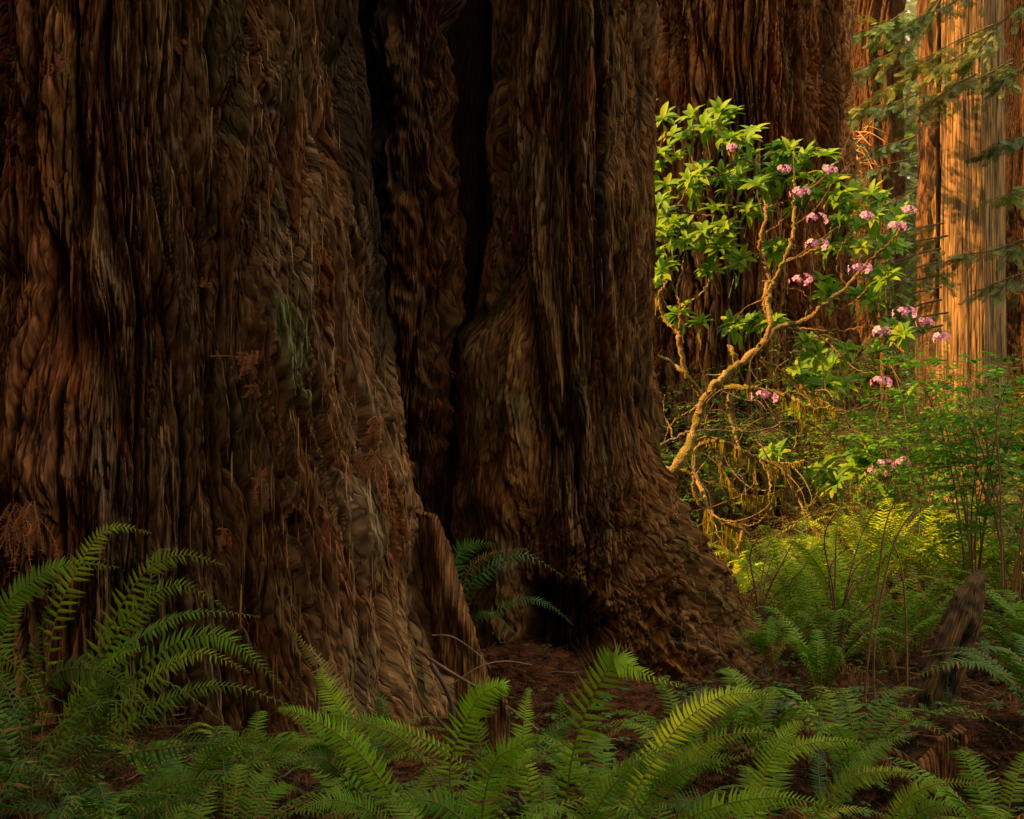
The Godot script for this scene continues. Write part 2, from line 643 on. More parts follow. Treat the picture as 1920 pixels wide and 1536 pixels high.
func build_trunks() -> void:
	# ---- the great trunk on the left
	var cracks := [
		[on_plane([[300, 540], [312, 640], [308, 760], [298, 860], [285, 980]], 6.1), 0.05, 0.028],
		[on_plane([[108, 250], [122, 400], [118, 520]], 6.1), 0.035, 0.03],
		[on_plane([[358, 270], [366, 330], [362, 380]], 6.1), 0.045, 0.018],
		[on_plane([[452, 30], [470, 130], [505, 190]], 6.1), 0.045, 0.022],
		[on_plane([[555, 110], [568, 220], [560, 320]], 6.1), 0.04, 0.022],
		[on_plane([[385, 380], [388, 470]], 6.1), 0.04, 0.015],
		[on_plane([[408, 760], [420, 900], [425, 1010]], 6.1), 0.045, 0.02],
		[on_plane([[555, 640], [552, 760], [570, 850]], 6.1), 0.035, 0.02],
		[on_plane([[665, 760], [660, 900], [662, 1010], [672, 1130]], 6.1), 0.05, 0.03],
		[on_plane([[530, 900], [550, 1000], [560, 1110], [600, 1220]], 6.1), 0.05, 0.03],
		[on_plane([[225, 690], [232, 800], [225, 900], [232, 965]], 6.1), 0.06, 0.035],
		[on_plane([[690, 1120], [720, 1240], [735, 1330]], 6.1), 0.04, 0.02],
	]
	box_in(cracks)
	var ax := px(200, 768, 7.0).x
	var a_shape := func(a: float, y: float) -> float:
		# flattened towards the camera, widening to the foot
		var k := clampf(1.0 - y / 3.4, -6.0, 1.0)
		var rx := 1.24 + 0.40 * maxf(k, 0.0) + 0.20 * maxf(k, 0.0) * maxf(k, 0.0) + 0.02 * minf(k, 0.0)
		var rz := 0.86 + 0.10 * maxf(k, 0.0)
		var e := 2.6
		var r := pow(pow(absf(sin(a)) / rx, e) + pow(absf(cos(a)) / rz, e), -1.0 / e)
		r += 0.05 * sin(a * 7.0 + 0.6 + 0.3 * y) + 0.025 * sin(a * 13.0 + 2.0)
		r += 0.13 * maxf(0.0, 0.55 - y) * (0.6 + 0.4 * sin(a * 5.0 + 1.0))
		return r
	var ak0 := px(170, 640, 6.1).x
	var ak1 := px(170, 640, 6.1).y
	var ak2 := px(60, 720, 6.1).x
	var ak3 := px(60, 720, 6.1).y
	var ak4 := px(100, 900, 6.1).x
	var ak5 := px(100, 900, 6.1).y
	var ak6 := px(215, 540, 6.1).x
	var ak7 := px(215, 540, 6.1).y
	var ak8 := px(0, 618, 6.1).y
	var ak9 := px(0, 606, 6.1).y
	var ak10 := px(60, 530, 6.1).x
	var ak11 := px(60, 530, 6.1).y
	var ak12 := px(530, 640, 6.1).x
	var ak13 := px(530, 640, 6.1).y
	var ak14 := px(560, 0, 6.5).x
	var ak15 := px(180, 0, 6.1).x
	var a_paint := func(a: float, y: float, p: Vector3, h: float, col: Color, f1: float, f2: float, n3: float) -> Array:
		if y > 4.2 or absf(a) > 2.3:
			return [h, col]
		var q := Vector2(p.x, y)
		var c2 := col
		for k in cracks:
			if not k[3].has_point(q):
				continue
			var d := path_distance(q, k[0])
			if d < k[2] * 2.5:
				d += 0.006 * n3
				h -= k[1] * exp(-d * d / (k[2] * k[2] * 0.6))
		# hollow and swirling burl at the far left
		h -= 0.16 * gauss(p.x, y, ak0, ak1, 0.16, 0.16)
		h += 0.14 * gauss(p.x, y, ak2, ak3, 0.24, 0.36)
		h += 0.10 * gauss(p.x, y, ak4, ak5, 0.28, 0.16)
		h += 0.07 * gauss(p.x, y, ak6, ak7, 0.11, 0.18) * smoothstep(ak8, ak9, y + 0.02 * n3)
		h -= 0.06 * gauss(p.x, y, ak10, ak11, 0.2, 0.05)
		# lichen flake
		var fl := gauss(p.x, y, ak12 + 0.25 * (ak13 - y), ak13, 0.075, 0.26)
		h += 0.05 * smoothstep(0.25, 0.5, fl + 0.15 * n3)
		c2 = c2.lerp(Color(0.25, 0.27, 0.12), 0.8 * smoothstep(0.35, 0.75, fl + 0.3 * n3))
		# the warm torn wood near the right edge and grey outer rim
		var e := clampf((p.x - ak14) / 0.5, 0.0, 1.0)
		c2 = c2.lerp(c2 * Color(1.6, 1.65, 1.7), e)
		c2 = c2.lerp(Color(0.165, 0.066, 0.022), 0.6 * smoothstep(0.1, 0.55, M.get_noise_2d(p.x * 4.0 + 31.0, y * 0.9)) * (1.0 - f2 * 0.45))
		# pale lichen flecks
		var fleck := smoothstep(0.55, 0.7, M.get_noise_2d(p.x * 26.0, y * 11.0)) * smoothstep(0.05, 0.35, M.get_noise_2d(p.x * 1.3 + 3.0, y * 1.1 + 9.0))
		c2 = c2.lerp(Color(0.20, 0.20, 0.11), 0.55 * fleck)
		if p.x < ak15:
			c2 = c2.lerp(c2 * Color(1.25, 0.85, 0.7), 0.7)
		# charring along the inner right edge, high up
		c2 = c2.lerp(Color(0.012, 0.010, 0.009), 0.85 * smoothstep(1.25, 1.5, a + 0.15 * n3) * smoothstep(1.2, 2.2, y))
		return [h, c2]
	var t := thing("redwood_tree", "huge dark fluted redwood trunk filling the left half of the scene", "tree")
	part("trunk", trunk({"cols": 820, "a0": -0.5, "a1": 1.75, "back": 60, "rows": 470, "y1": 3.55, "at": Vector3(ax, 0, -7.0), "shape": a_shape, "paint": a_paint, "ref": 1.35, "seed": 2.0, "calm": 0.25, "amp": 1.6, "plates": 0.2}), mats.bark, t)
	keep("great", Vector3(ax, 0, -7.0))
	shag("great", 700, 0.19, t)

	# ---- the trunk right of the cleft, with a burl and a spreading foot
	var bx := px(1050, 768, 8.0).x
	var c_shape := func(a: float, y: float) -> float:
		var r := 0.49 + 0.04 * sin(a * 4.0 + 0.7) + 0.03 * sin(a * 9.0) - 0.004 * y
		var w := exp(-pow((a - 1.25) / 0.75, 2))
		var low := maxf(0.0, 1.55 - y) / 1.55
		r += (0.64 * w + 0.15) * pow(low, 1.25)
		r -= 0.15 * smoothstep(-0.35, -0.9, a) * smoothstep(1.93, 2.08, y + 0.06 * sin(a * 11.0)) * smoothstep(-2.4, -1.9, a)
		r += 0.16 * pow(low, 1.6) * sin(a * 6.0 + 0.5) * 0.5
		return r
	var c_cracks := [
		[on_plane([[1075, 330], [1082, 480], [1065, 600], [1060, 720], [1055, 800]], 7.5), 0.09, 0.03],
		[on_plane([[1118, 0], [1128, 250], [1122, 420], [1120, 600], [1110, 720]], 7.5), 0.07, 0.022],
		[on_plane([[978, 440], [985, 560], [1000, 640]], 7.5), 0.05, 0.025],
		[on_plane([[1040, 200], [1020, 300], [1018, 420]], 7.5), 0.05, 0.022],
		[on_plane([[950, 0], [940, 180], [945, 330]], 7.5), 0.05, 0.03],
	]
	box_in(c_cracks)
	var ck0 := px(955, 720, 7.5)
	var ck1 := px(960, 930, 7.5)
	var ck2 := px(1055, 1160, 7.5).x
	var ck3 := px(1055, 1160, 7.5).y
	var ck4 := px(1185, 1150, 7.3).x
	var ck5 := px(1185, 1150, 7.3).y
	var ck6 := px(1135, 0, 7.5).x
	var c_paint := func(a: float, y: float, p: Vector3, h: float, col: Color, f1: float, f2: float, n3: float) -> Array:
		var c2 := col * Color(1.02, 0.95, 0.8)
		if y > 4.6 or absf(a) > 2.3:
			return [h, c2]
		var q := Vector2(p.x, y)
		for k in c_cracks:
			if not k[3].has_point(q):
				continue
			var d := path_distance(q, k[0])
			if d < k[2] * 2.5:
				d += 0.006 * n3
				h -= k[1] * exp(-d * d / (k[2] * k[2] * 0.6))
		# the long swelling at the left, overhanging a burnt hollow
		var bl := ck0
		h += 0.17 * gauss(p.x, y, bl.x, bl.y, 0.24, 0.62)
		var b2 := ck1
		h += 0.10 * gauss(p.x, y, b2.x, b2.y, 0.22, 0.26)
		h += 0.04 * N.get_noise_3d(p.x * 6.0, y * 5.0, p.z * 6.0) * smoothstep(1.5, 0.6, y)
		var wrinkle := smoothstep(1.5, 0.7, y) * smoothstep(-0.2, 0.5, p.x)
		if wrinkle > 0.0:
			var across := p.x * 0.9 + y * 0.45
			var along := p.x * 0.45 - y * 0.9
			var kw := N.get_noise_2d(across * 15.0 + 1.6 * N.get_noise_2d(p.x * 4.0, y * 4.0), along * 4.5)
			h -= 0.035 * wrinkle * maxf(0.0, 1.0 - absf(kw) * 4.5)
			h += 0.016 * wrinkle * kw
			var kb := N.get_noise_2d(across * 5.0, along * 13.0)
			h -= 0.022 * wrinkle * maxf(0.0, 1.0 - absf(kb) * 7.0)
		h += 0.022 * N.get_noise_3d(p.x * 14.0, y * 11.0, p.z * 14.0) * smoothstep(1.1, 0.3, y)
		var cave := gauss(p.x, y, ck2, ck3, 0.25, 0.22) + 0.18 * N.get_noise_2d(p.x * 9.0 + 4.0, y * 5.0)
		var inside := smoothstep(0.22, 0.5, cave + 0.12 * n3)
		h -= 0.24 * inside
		c2 = c2.lerp(Color(0.030, 0.019, 0.012), 0.8 * inside)
		# torn warm wood beside the hollow
		var torn := gauss(p.x, y, ck4, ck5, 0.10, 0.25)
		h += 0.06 * smoothstep(0.3, 0.6, torn)
		c2 = c2.lerp(Color(0.19, 0.088, 0.03), 0.7 * smoothstep(0.35, 0.7, torn + 0.2 * n3))
		# a pale weathered streak and dark stains down the right-hand ribs
		var st := gauss(p.x, 0.0, ck6 + 0.02 * sin(y * 2.0), 0.0, 0.03, 1.0)
		c2 = c2.lerp(Color(0.17, 0.145, 0.085), 0.7 * st * smoothstep(0.6, 1.4, y) * smoothstep(-0.3, 0.2, M.get_noise_2d(p.x * 5.0, y * 1.2)))
		var ink := smoothstep(0.25, 0.5, M.get_noise_2d(p.x * 5.0 + 12.0, y * 0.8)) * smoothstep(0.15, 0.3, p.x)
		c2 = c2.lerp(Color(0.02, 0.02, 0.018), 0.75 * ink)
		c2 = c2.lerp(Color(0.19, 0.07, 0.024), 0.55 * smoothstep(0.2, 0.5, M.get_noise_2d(p.x * 4.0 + 81.0, y * 1.2)) * (1.0 - f2 * 0.5))
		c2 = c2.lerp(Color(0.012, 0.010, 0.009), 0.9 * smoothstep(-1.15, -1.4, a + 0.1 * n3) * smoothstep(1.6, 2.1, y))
		return [h, c2]
	t = thing("redwood_tree", "dark redwood trunk with a long burl, its foot spreading to the right", "tree")
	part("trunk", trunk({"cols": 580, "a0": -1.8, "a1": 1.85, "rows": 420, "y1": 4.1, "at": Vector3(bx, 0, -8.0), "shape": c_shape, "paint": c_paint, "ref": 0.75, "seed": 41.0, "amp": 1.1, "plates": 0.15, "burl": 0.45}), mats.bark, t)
	keep("burl", Vector3(bx, 0, -8.0))
	shag("burl", 500, 0.15, t)

	# ---- the narrow lumpy rib between them, and the charred heart behind
	var nx := px(768, 768, 7.9).x
	var b_shape := func(a: float, y: float) -> float:
		return 0.235 - 0.12 * smoothstep(1.35, 0.75, y) + 0.03 * sin(y * 3.1) + 0.05 * N.get_noise_2d(a * 1.2, y * 1.9) 
	var b_paint := func(a: float, y: float, p: Vector3, h: float, col: Color, f1: float, f2: float, n3: float) -> Array:
		h += 0.075 * N.get_noise_3d(p.x * 5.0 + 5.0, y * 2.6, p.z * 5.0) + 0.035 * N.get_noise_3d(p.x * 13.0, y * 8.0, p.z * 13.0)
		var c2 := col * Color(0.75, 0.68, 0.62)
		c2 = c2.lerp(Color(0.15, 0.055, 0.02), 0.5 * smoothstep(0.0, 0.4, M.get_noise_2d(p.x * 6.0, y * 3.0)))
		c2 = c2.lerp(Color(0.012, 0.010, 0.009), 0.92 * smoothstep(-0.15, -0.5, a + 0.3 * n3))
		return [h, c2]
	t = thing("narrow_redwood", "narrow lumpy redwood stem in the cleft between two great trunks", "tree")
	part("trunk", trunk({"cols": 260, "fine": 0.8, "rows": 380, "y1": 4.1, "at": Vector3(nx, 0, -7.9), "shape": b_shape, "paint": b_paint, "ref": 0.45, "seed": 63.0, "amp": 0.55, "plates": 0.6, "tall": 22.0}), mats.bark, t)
	keep("rib", Vector3(nx, 0, -7.9))
	shag("rib", 60, 0.1, t)
	var kx := px(808, 768, 8.6).x
	var k_shape := func(a: float, y: float) -> float:
		return 0.67 + 0.02 * sin(a * 6.0) - 0.006 * y
	var k_paint := func(a: float, y: float, p: Vector3, h: float, col: Color, f1: float, f2: float, n3: float) -> Array:
		h = h * 0.45
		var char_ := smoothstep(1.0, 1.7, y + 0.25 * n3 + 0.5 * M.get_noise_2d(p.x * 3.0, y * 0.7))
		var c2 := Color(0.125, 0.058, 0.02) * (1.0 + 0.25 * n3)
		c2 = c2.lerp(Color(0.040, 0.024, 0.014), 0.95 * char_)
		return [h, c2]
	t = thing("redwood_snag", "burnt black heart of a dead redwood deep in the cleft", "tree")
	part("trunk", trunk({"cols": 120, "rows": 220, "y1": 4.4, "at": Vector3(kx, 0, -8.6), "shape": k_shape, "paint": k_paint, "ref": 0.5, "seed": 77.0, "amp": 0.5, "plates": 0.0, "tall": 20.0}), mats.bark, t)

	# ---- the trunk behind the rhododendron
	var dx := px(1390, 768, 15.0).x
	var d_shape := func(a: float, y: float) -> float:
		var r := 1.12 - 0.008 * y + 0.05 * sin(a * 8.0 + 1.0) + 0.03 * sin(a * 17.0)
		var low := maxf(0.0, 3.4 - y) / 3.4
		r += 0.75 * pow(low, 1.8) * (0.55 + 0.45 * sin(a * 1.1 + 0.3)) + 0.12 * low * sin(a * 6.0)
		return r
	var d_paint := func(a: float, y: float, p: Vector3, h: float, col: Color, f1: float, f2: float, n3: float) -> Array:
		var c2 := col * Color(2.0, 1.6, 1.2)
		h += 0.06 * (f1 - 1.0)
		var ink := smoothstep(0.08, 0.36, M.get_noise_2d(p.x * 2.4 + 4.0, y * 0.35))
		c2 = c2.lerp(Color(0.03, 0.025, 0.018), 0.6 * ink)
		c2 = c2.lerp(Color(0.19, 0.085, 0.035), 0.4 * smoothstep(0.1, 0.5, M.get_noise_2d(p.x * 1.8 + 60.0, y * 0.4)))
		return [h, c2]
	t = thing("redwood_tree", "shaggy ribbed redwood trunk standing right behind the rhododendron", "tree")
	part("trunk", trunk({"cols": 420, "a0": -1.7, "a1": 1.7, "rows": 340, "y1": 6.6, "y0": -0.3, "at": Vector3(dx, 0, -15.0), "shape": d_shape, "paint": d_paint, "ref": 1.12, "seed": 120.0, "fine": 0.4, "amp": 1.9, "plates": 0.1, "tall": 34.0}), mats.bark, t)
	keep("shaggy", Vector3(dx, 0, -15.0))
	shag("shaggy", 600, 0.32, t)

	# ---- the distant trunks at the right
	var e_paint := func(a: float, y: float, p: Vector3, h: float, col: Color, f1: float, f2: float, n3: float) -> Array:
		return [h * 0.8, (col * Color(1.1, 0.9, 0.75)).lerp(Color(0.15, 0.08, 0.038), 0.35)]
	var e_shape := func(a: float, y: float) -> float:
		return 0.50 - 0.004 * y + 0.03 * sin(a * 9.0) + 0.2 * pow(maxf(0.0, 1.5 - y) / 1.5, 2)
	t = thing("redwood_tree", "reddish finely ribbed redwood trunk half hidden by boughs at the upper right", "tree")
	part("trunk", trunk({"cols": 130, "fine": 0.3, "rows": 180, "y1": 10.0, "y0": -0.3, "at": Vector3(px(1641, 0, 24).x, 0, -24.0), "shape": e_shape, "paint": e_paint, "ref": 0.9, "seed": 150.0, "amp": 0.9, "plates": 0.0, "tall": 36.0}), mats.bark, t)
	var f_shape := func(a: float, y: float) -> float:
		var r := 0.66 - 0.006 * y + 0.012 * sin(a * 11.0) + 0.22 * pow(maxf(0.0, 1.8 - y) / 1.8, 2)
		return r
	var f_paint := func(a: float, y: float, p: Vector3, h: float, col: Color, f1: float, f2: float, n3: float) -> Array:
		# bare pale wood over most of the front, a strip of bark left on the left flank
		var strip := smoothstep(-1.12, -1.22, a + 0.05 * n3)
		var fl := M.get_noise_2d(a * 26.0, y * 0.35)
		var check := exp(-pow(N.get_noise_2d(a * 9.0 + 3.0, y * 0.12) / 0.035, 2))
		var wood := Color(0.42, 0.235, 0.09) * (1.0 + 0.28 * fl + 0.15 * n3)
		wood = wood.lerp(Color(0.15, 0.105, 0.06), 0.7 * smoothstep(-0.1, 0.4, M.get_noise_2d(a * 4.0 + 20.0, y * 0.5)))
		wood = wood.lerp(Color(0.09, 0.045, 0.02), 0.6 * smoothstep(0.3, 0.55, M.get_noise_2d(a * 7.0 + 50.0, y * 0.9)))
		check = maxf(check * (0.3 + 0.7 * smoothstep(-0.3, 0.2, N.get_noise_2d(a * 5.0, y * 0.6))), 0.6 * exp(-pow(N.get_noise_2d(a * 22.0 + 8.0, y * 0.3) / 0.05, 2)))
		wood = wood.lerp(Color(0.10, 0.05, 0.02), 0.45 * check)
		var wood_h := -0.05 - 0.018 * check + 0.010 * fl
		var slot := smoothstep(0.075, 0.05, absf(a + 1.03 - 0.02 * sin(y * 3.0))) * smoothstep(2.6, 3.4, y)
		wood_h -= 0.10 * slot
		wood = wood.lerp(Color(0.03, 0.012, 0.006), 0.9 * slot)
		return [lerpf(wood_h, h * 0.6 + 0.05, strip), wood.lerp(col * Color(0.8, 0.72, 0.62), strip)]
	t = thing("redwood_snag", "pale barkless redwood trunk with a sunlit orange face at the right", "tree")
	part("trunk", trunk({"cols": 170, "fine": 0.3, "rows": 260, "y1": 8.6, "y0": -0.3, "at": Vector3(px(1808, 0, 20).x, 0, -20.0), "shape": f_shape, "paint": f_paint, "ref": 0.6, "seed": 170.0, "amp": 0.8, "plates": 0.0, "tall": 30.0}), mats.wood, t)
	var g_paint := func(a: float, y: float, p: Vector3, h: float, col: Color, f1: float, f2: float, n3: float) -> Array:
		var c2 := (col * Color(1.2, 0.95, 0.75)).lerp(Color(0.18, 0.095, 0.04), 0.4)
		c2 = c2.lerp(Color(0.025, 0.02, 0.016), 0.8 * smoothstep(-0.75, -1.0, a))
		return [h, c2]
	var g_shape := func(a: float, y: float) -> float:
		return 0.56 - 0.005 * y + 0.03 * sin(a * 7.0) + 0.2 * pow(maxf(0.0, 1.5 - y) / 1.5, 2)
	t = thing("redwood_tree", "redwood trunk with a black left edge at the right border", "tree")
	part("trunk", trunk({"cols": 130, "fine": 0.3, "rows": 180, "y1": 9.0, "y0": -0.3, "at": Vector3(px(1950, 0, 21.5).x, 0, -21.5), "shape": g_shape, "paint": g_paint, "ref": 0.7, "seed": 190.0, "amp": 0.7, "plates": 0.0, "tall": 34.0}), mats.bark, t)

	# ---- far trunks, and the neighbours that stand just outside the view and keep it in shade
	var plain := func(a: float, y: float, p: Vector3, h: float, col: Color, f1: float, f2: float, n3: float) -> Array:
		return [h, col * Color(1.5, 1.25, 1.0)]
	var far := [
		[1640, 46.0, 0.8, "far redwood trunk behind the finely ribbed one"],
		[1180, 27.0, 0.9, "far redwood trunk hidden behind the trunk with the burl"],
		[1040, 38.0, 1.0, "farther redwood trunk hidden behind the trunk with the burl"],
		[820, 30.0, 1.1, "far redwood trunk hidden behind the cleft"],
		[1480, 40.0, 0.9, "far redwood trunk hidden behind the shaggy ribbed trunk"],
		[2010, 34.0, 0.9, "far redwood trunk beyond the right border"],
	]
	for k in far:
		var rad: float = k[2]
		var fs := func(a: float, y: float) -> float:
			return rad * (1.0 - 0.006 * y) + 0.03 * sin(a * 9.0) + 0.2 * pow(maxf(0.0, 1.5 - y) / 1.5, 2)
		var at := px(k[0], 0, k[1])
		t = thing("redwood_tree", k[3], "tree")
		part("trunk", trunk({"cols": 60, "fine": 0.15, "rows": 90, "y1": 14.0, "y0": -0.3, "at": Vector3(at.x, 0.3, at.z), "shape": fs, "paint": plain, "ref": rad, "seed": k[1], "amp": 0.8, "plates": 0.0, "tall": 40.0}), mats.bark, t)
	var near := [
		[-8.2, -0.6, 1.9, "redwood trunk left of the view, nearest to the viewer"],
		[-8.0, -4.6, 2.0, "redwood trunk left of the great dark trunk, out of view"],
		[-8.5, -12.0, 1.6, "redwood trunk hidden behind the great dark trunk"],
		[-4.0, 5.5, 1.8, "redwood trunk behind the viewer on the left"],
		[3.5, 7.0, 1.9, "redwood trunk behind the viewer on the right"],
		[-0.3, 9.0, 2.0, "redwood trunk straight behind the viewer"],
		[8.0, 5.0, 1.7, "redwood trunk far behind the viewer, on the right side"],
		[-9.5, 4.5, 1.8, "redwood trunk far behind the viewer, on the left side"],
	]
	for k in near:
		var rad: float = k[2]
		var fs := func(a: float, y: float) -> float:
			return rad * (1.0 - 0.006 * y) + 0.06 * sin(a * 9.0) + 0.4 * pow(maxf(0.0, 1.5 - y) / 1.5, 2)
		t = thing("redwood_tree", k[3], "tree")
		part("trunk", trunk({"cols": 80, "fine": 0.15, "a0": -PI, "a1": PI - 0.2, "back": 2, "rows": 60, "y1": 6.0, "y0": -0.3, "at": Vector3(k[0], 0, k[1]), "shape": fs, "paint": plain, "ref": rad, "seed": k[0], "amp": 1.0, "plates": 0.2, "tall": 40.0}), mats.bark, t)

# ---------------------------------------------------------------- rhododendron
const RD := 11.0

func leaf_mesh(len_: float, wid: float, curl: float, col: Color, tip := Color(-1, 0, 0)) -> ArrayMesh:
	# a leathery oblong leaf along +z, its face up, folded along the midrib
	var mb := MB.new()
	var rows := 6
	for i in rows + 1:
		var f := float(i) / rows
		var w := wid * pow(sin(PI * clampf(0.04 + 0.96 * pow(f, 0.85), 0, 1)), 0.75) * 0.5
		if i == rows:
			w = 0.0
		var y := -curl * f * f * len_ + 0.08 * len_ * sin(PI * f)
		var c := col if tip.r < 0.0 else col.lerp(tip, f)
		mb.add(Vector3(-w, y + w * 0.35, f * len_), c, Vector2(0, f))
		mb.add(Vector3(0, y, f * len_), c.lerp(Color(0.28, 0.34, 0.08), 0.35), Vector2(0.5, f))
		mb.add(Vector3(w, y + w * 0.35, f * len_), c, Vector2(1, f))
	for i in rows:
		for k in 2:
			var a := i * 3 + k
			mb.quad(a, a + 3, a + 4, a + 1)
	return mb.mesh()

func petal_flower(col: Color) -> ArrayMesh:
	# five flared, wavy lobes joined in a short bell along +y, with curved stamens
	var mb := MB.new()
	for k in 5:
		var a := TAU * k / 5.0
		var u := Vector3(cos(a), 0, sin(a))
		var w := Vector3(-sin(a), 0, cos(a))
		var first := mb.v.size()
		var prof := [[0.003, 0.0, 0.003], [0.010, 0.014, 0.009], [0.024, 0.022, 0.015], [0.036, 0.020, 0.013], [0.043, 0.014, 0.004]]
		for q in prof.size():
			var r: Array = prof[q]
			var c := col.lerp(Color(0.86, 0.58, 0.72), 0.45 * (1.0 - q / 4.0))
			var wav := 0.003 * sin(q * 2.3 + k)
			mb.add(u * r[0] + Vector3(0, r[1] + wav, 0) - w * r[2], c)
			mb.add(u * (r[0] + 0.001) + Vector3(0, r[1] - 0.002, 0), c)
			mb.add(u * r[0] + Vector3(0, r[1] - wav, 0) + w * r[2], c)
		for q in prof.size() - 1:
			for j in 2:
				var i0 := first + q * 3 + j
				mb.quad(i0, i0 + 3, i0 + 4, i0 + 1)
	for k in 5:
		var a := TAU * k / 5.0 + 0.5
		var u := Vector3(cos(a), 0, sin(a))
		tube(mb, [Vector3.ZERO, u * 0.008 + Vector3(0, 0.02, 0), u * 0.013 + Vector3(0, 0.038, 0)], 0.0008, 0.0006, 3, Color(0.75, 0.45, 0.5))
	return mb.mesh()

func hanging_moss(pts: Array, longest: float, count: int) -> ArrayMesh:
	# strands of moss hanging under a branch, and a sleeve of it on top
	var mb := MB.new()
	for i in count:
		var f := rr(0.02, 0.98) * (pts.size() - 1)
		var k := int(f)
		var p: Vector3 = pts[k].lerp(pts[mini(k + 1, pts.size() - 1)], f - k)
		p += Vector3(rr(-0.012, 0.012), rr(-0.012, 0.004), rr(-0.012, 0.012))
		var bunch := 0.15 + 0.85 * clampf(0.45 + 1.5 * N.get_noise_2d(p.x * 9.0, p.z * 5.0 + 3.0), 0, 1)
		var l := longest * pow(rng.randf(), 1.6) * bunch * 1.15 + 0.01
		var w := rr(0.002, 0.005)
		var a := rr(0, TAU)
		var u := Vector3(cos(a), 0, sin(a)) * w
		var sway := Vector3(rr(-0.1, 0.1), -1, rr(-0.1, 0.1)) * l
		var kink := Vector3(rr(-1, 1), 0, rr(-1, 1)) * l * 0.09
		var c := Color(0.34, 0.26, 0.03).lerp(Color(0.28, 0.25, 0.04), rng.randf()) * rr(0.7, 1.15)
		var i0 := mb.add(p - u, c)
		mb.add(p + u, c)
		mb.add(p + sway * 0.5 + kink - u * 0.8, c)
		mb.add(p + sway * 0.5 + kink + u * 0.8, c)
		mb.add(p + sway, c)
		mb.quad(i0, i0 + 1, i0 + 3, i0 + 2)
		mb.tri(i0 + 2, i0 + 3, i0 + 4)
	return mb.mesh()

func limb(parent: Node3D, called: String, list: Array, r0: float, r1: float, col: Color, col2: Color, dz := 0.0, dz2 := 0.0) -> Array:
	var pts := []
	for i in list.size():
		var f := float(i) / maxf(1, list.size() - 1)
		pts.append(px(list[i][0], list[i][1], RD + lerpf(dz, dz2, f) - 0.12 + 0.06 * sin(i * 1.9 + list[0][0])))
	if r0 < 0.025:
		r0 *= 1.3
		r1 *= 1.2
	pts = spline(pts, 9)
	for i in range(1, pts.size() - 1):
		pts[i] += Vector3(N.get_noise_2d(i * 0.9, list[0][0]), N.get_noise_2d(i * 0.9, list[0][1] + 50.0), 0) * 0.014
	var mb := MB.new()
	tube(mb, pts, r0, r1, 10 if r0 > 0.012 else 6, col, 0.55 if r0 < 0.05 else 0.42, col2)
	part(called, mb.mesh(), mats.limb, parent)
	return pts

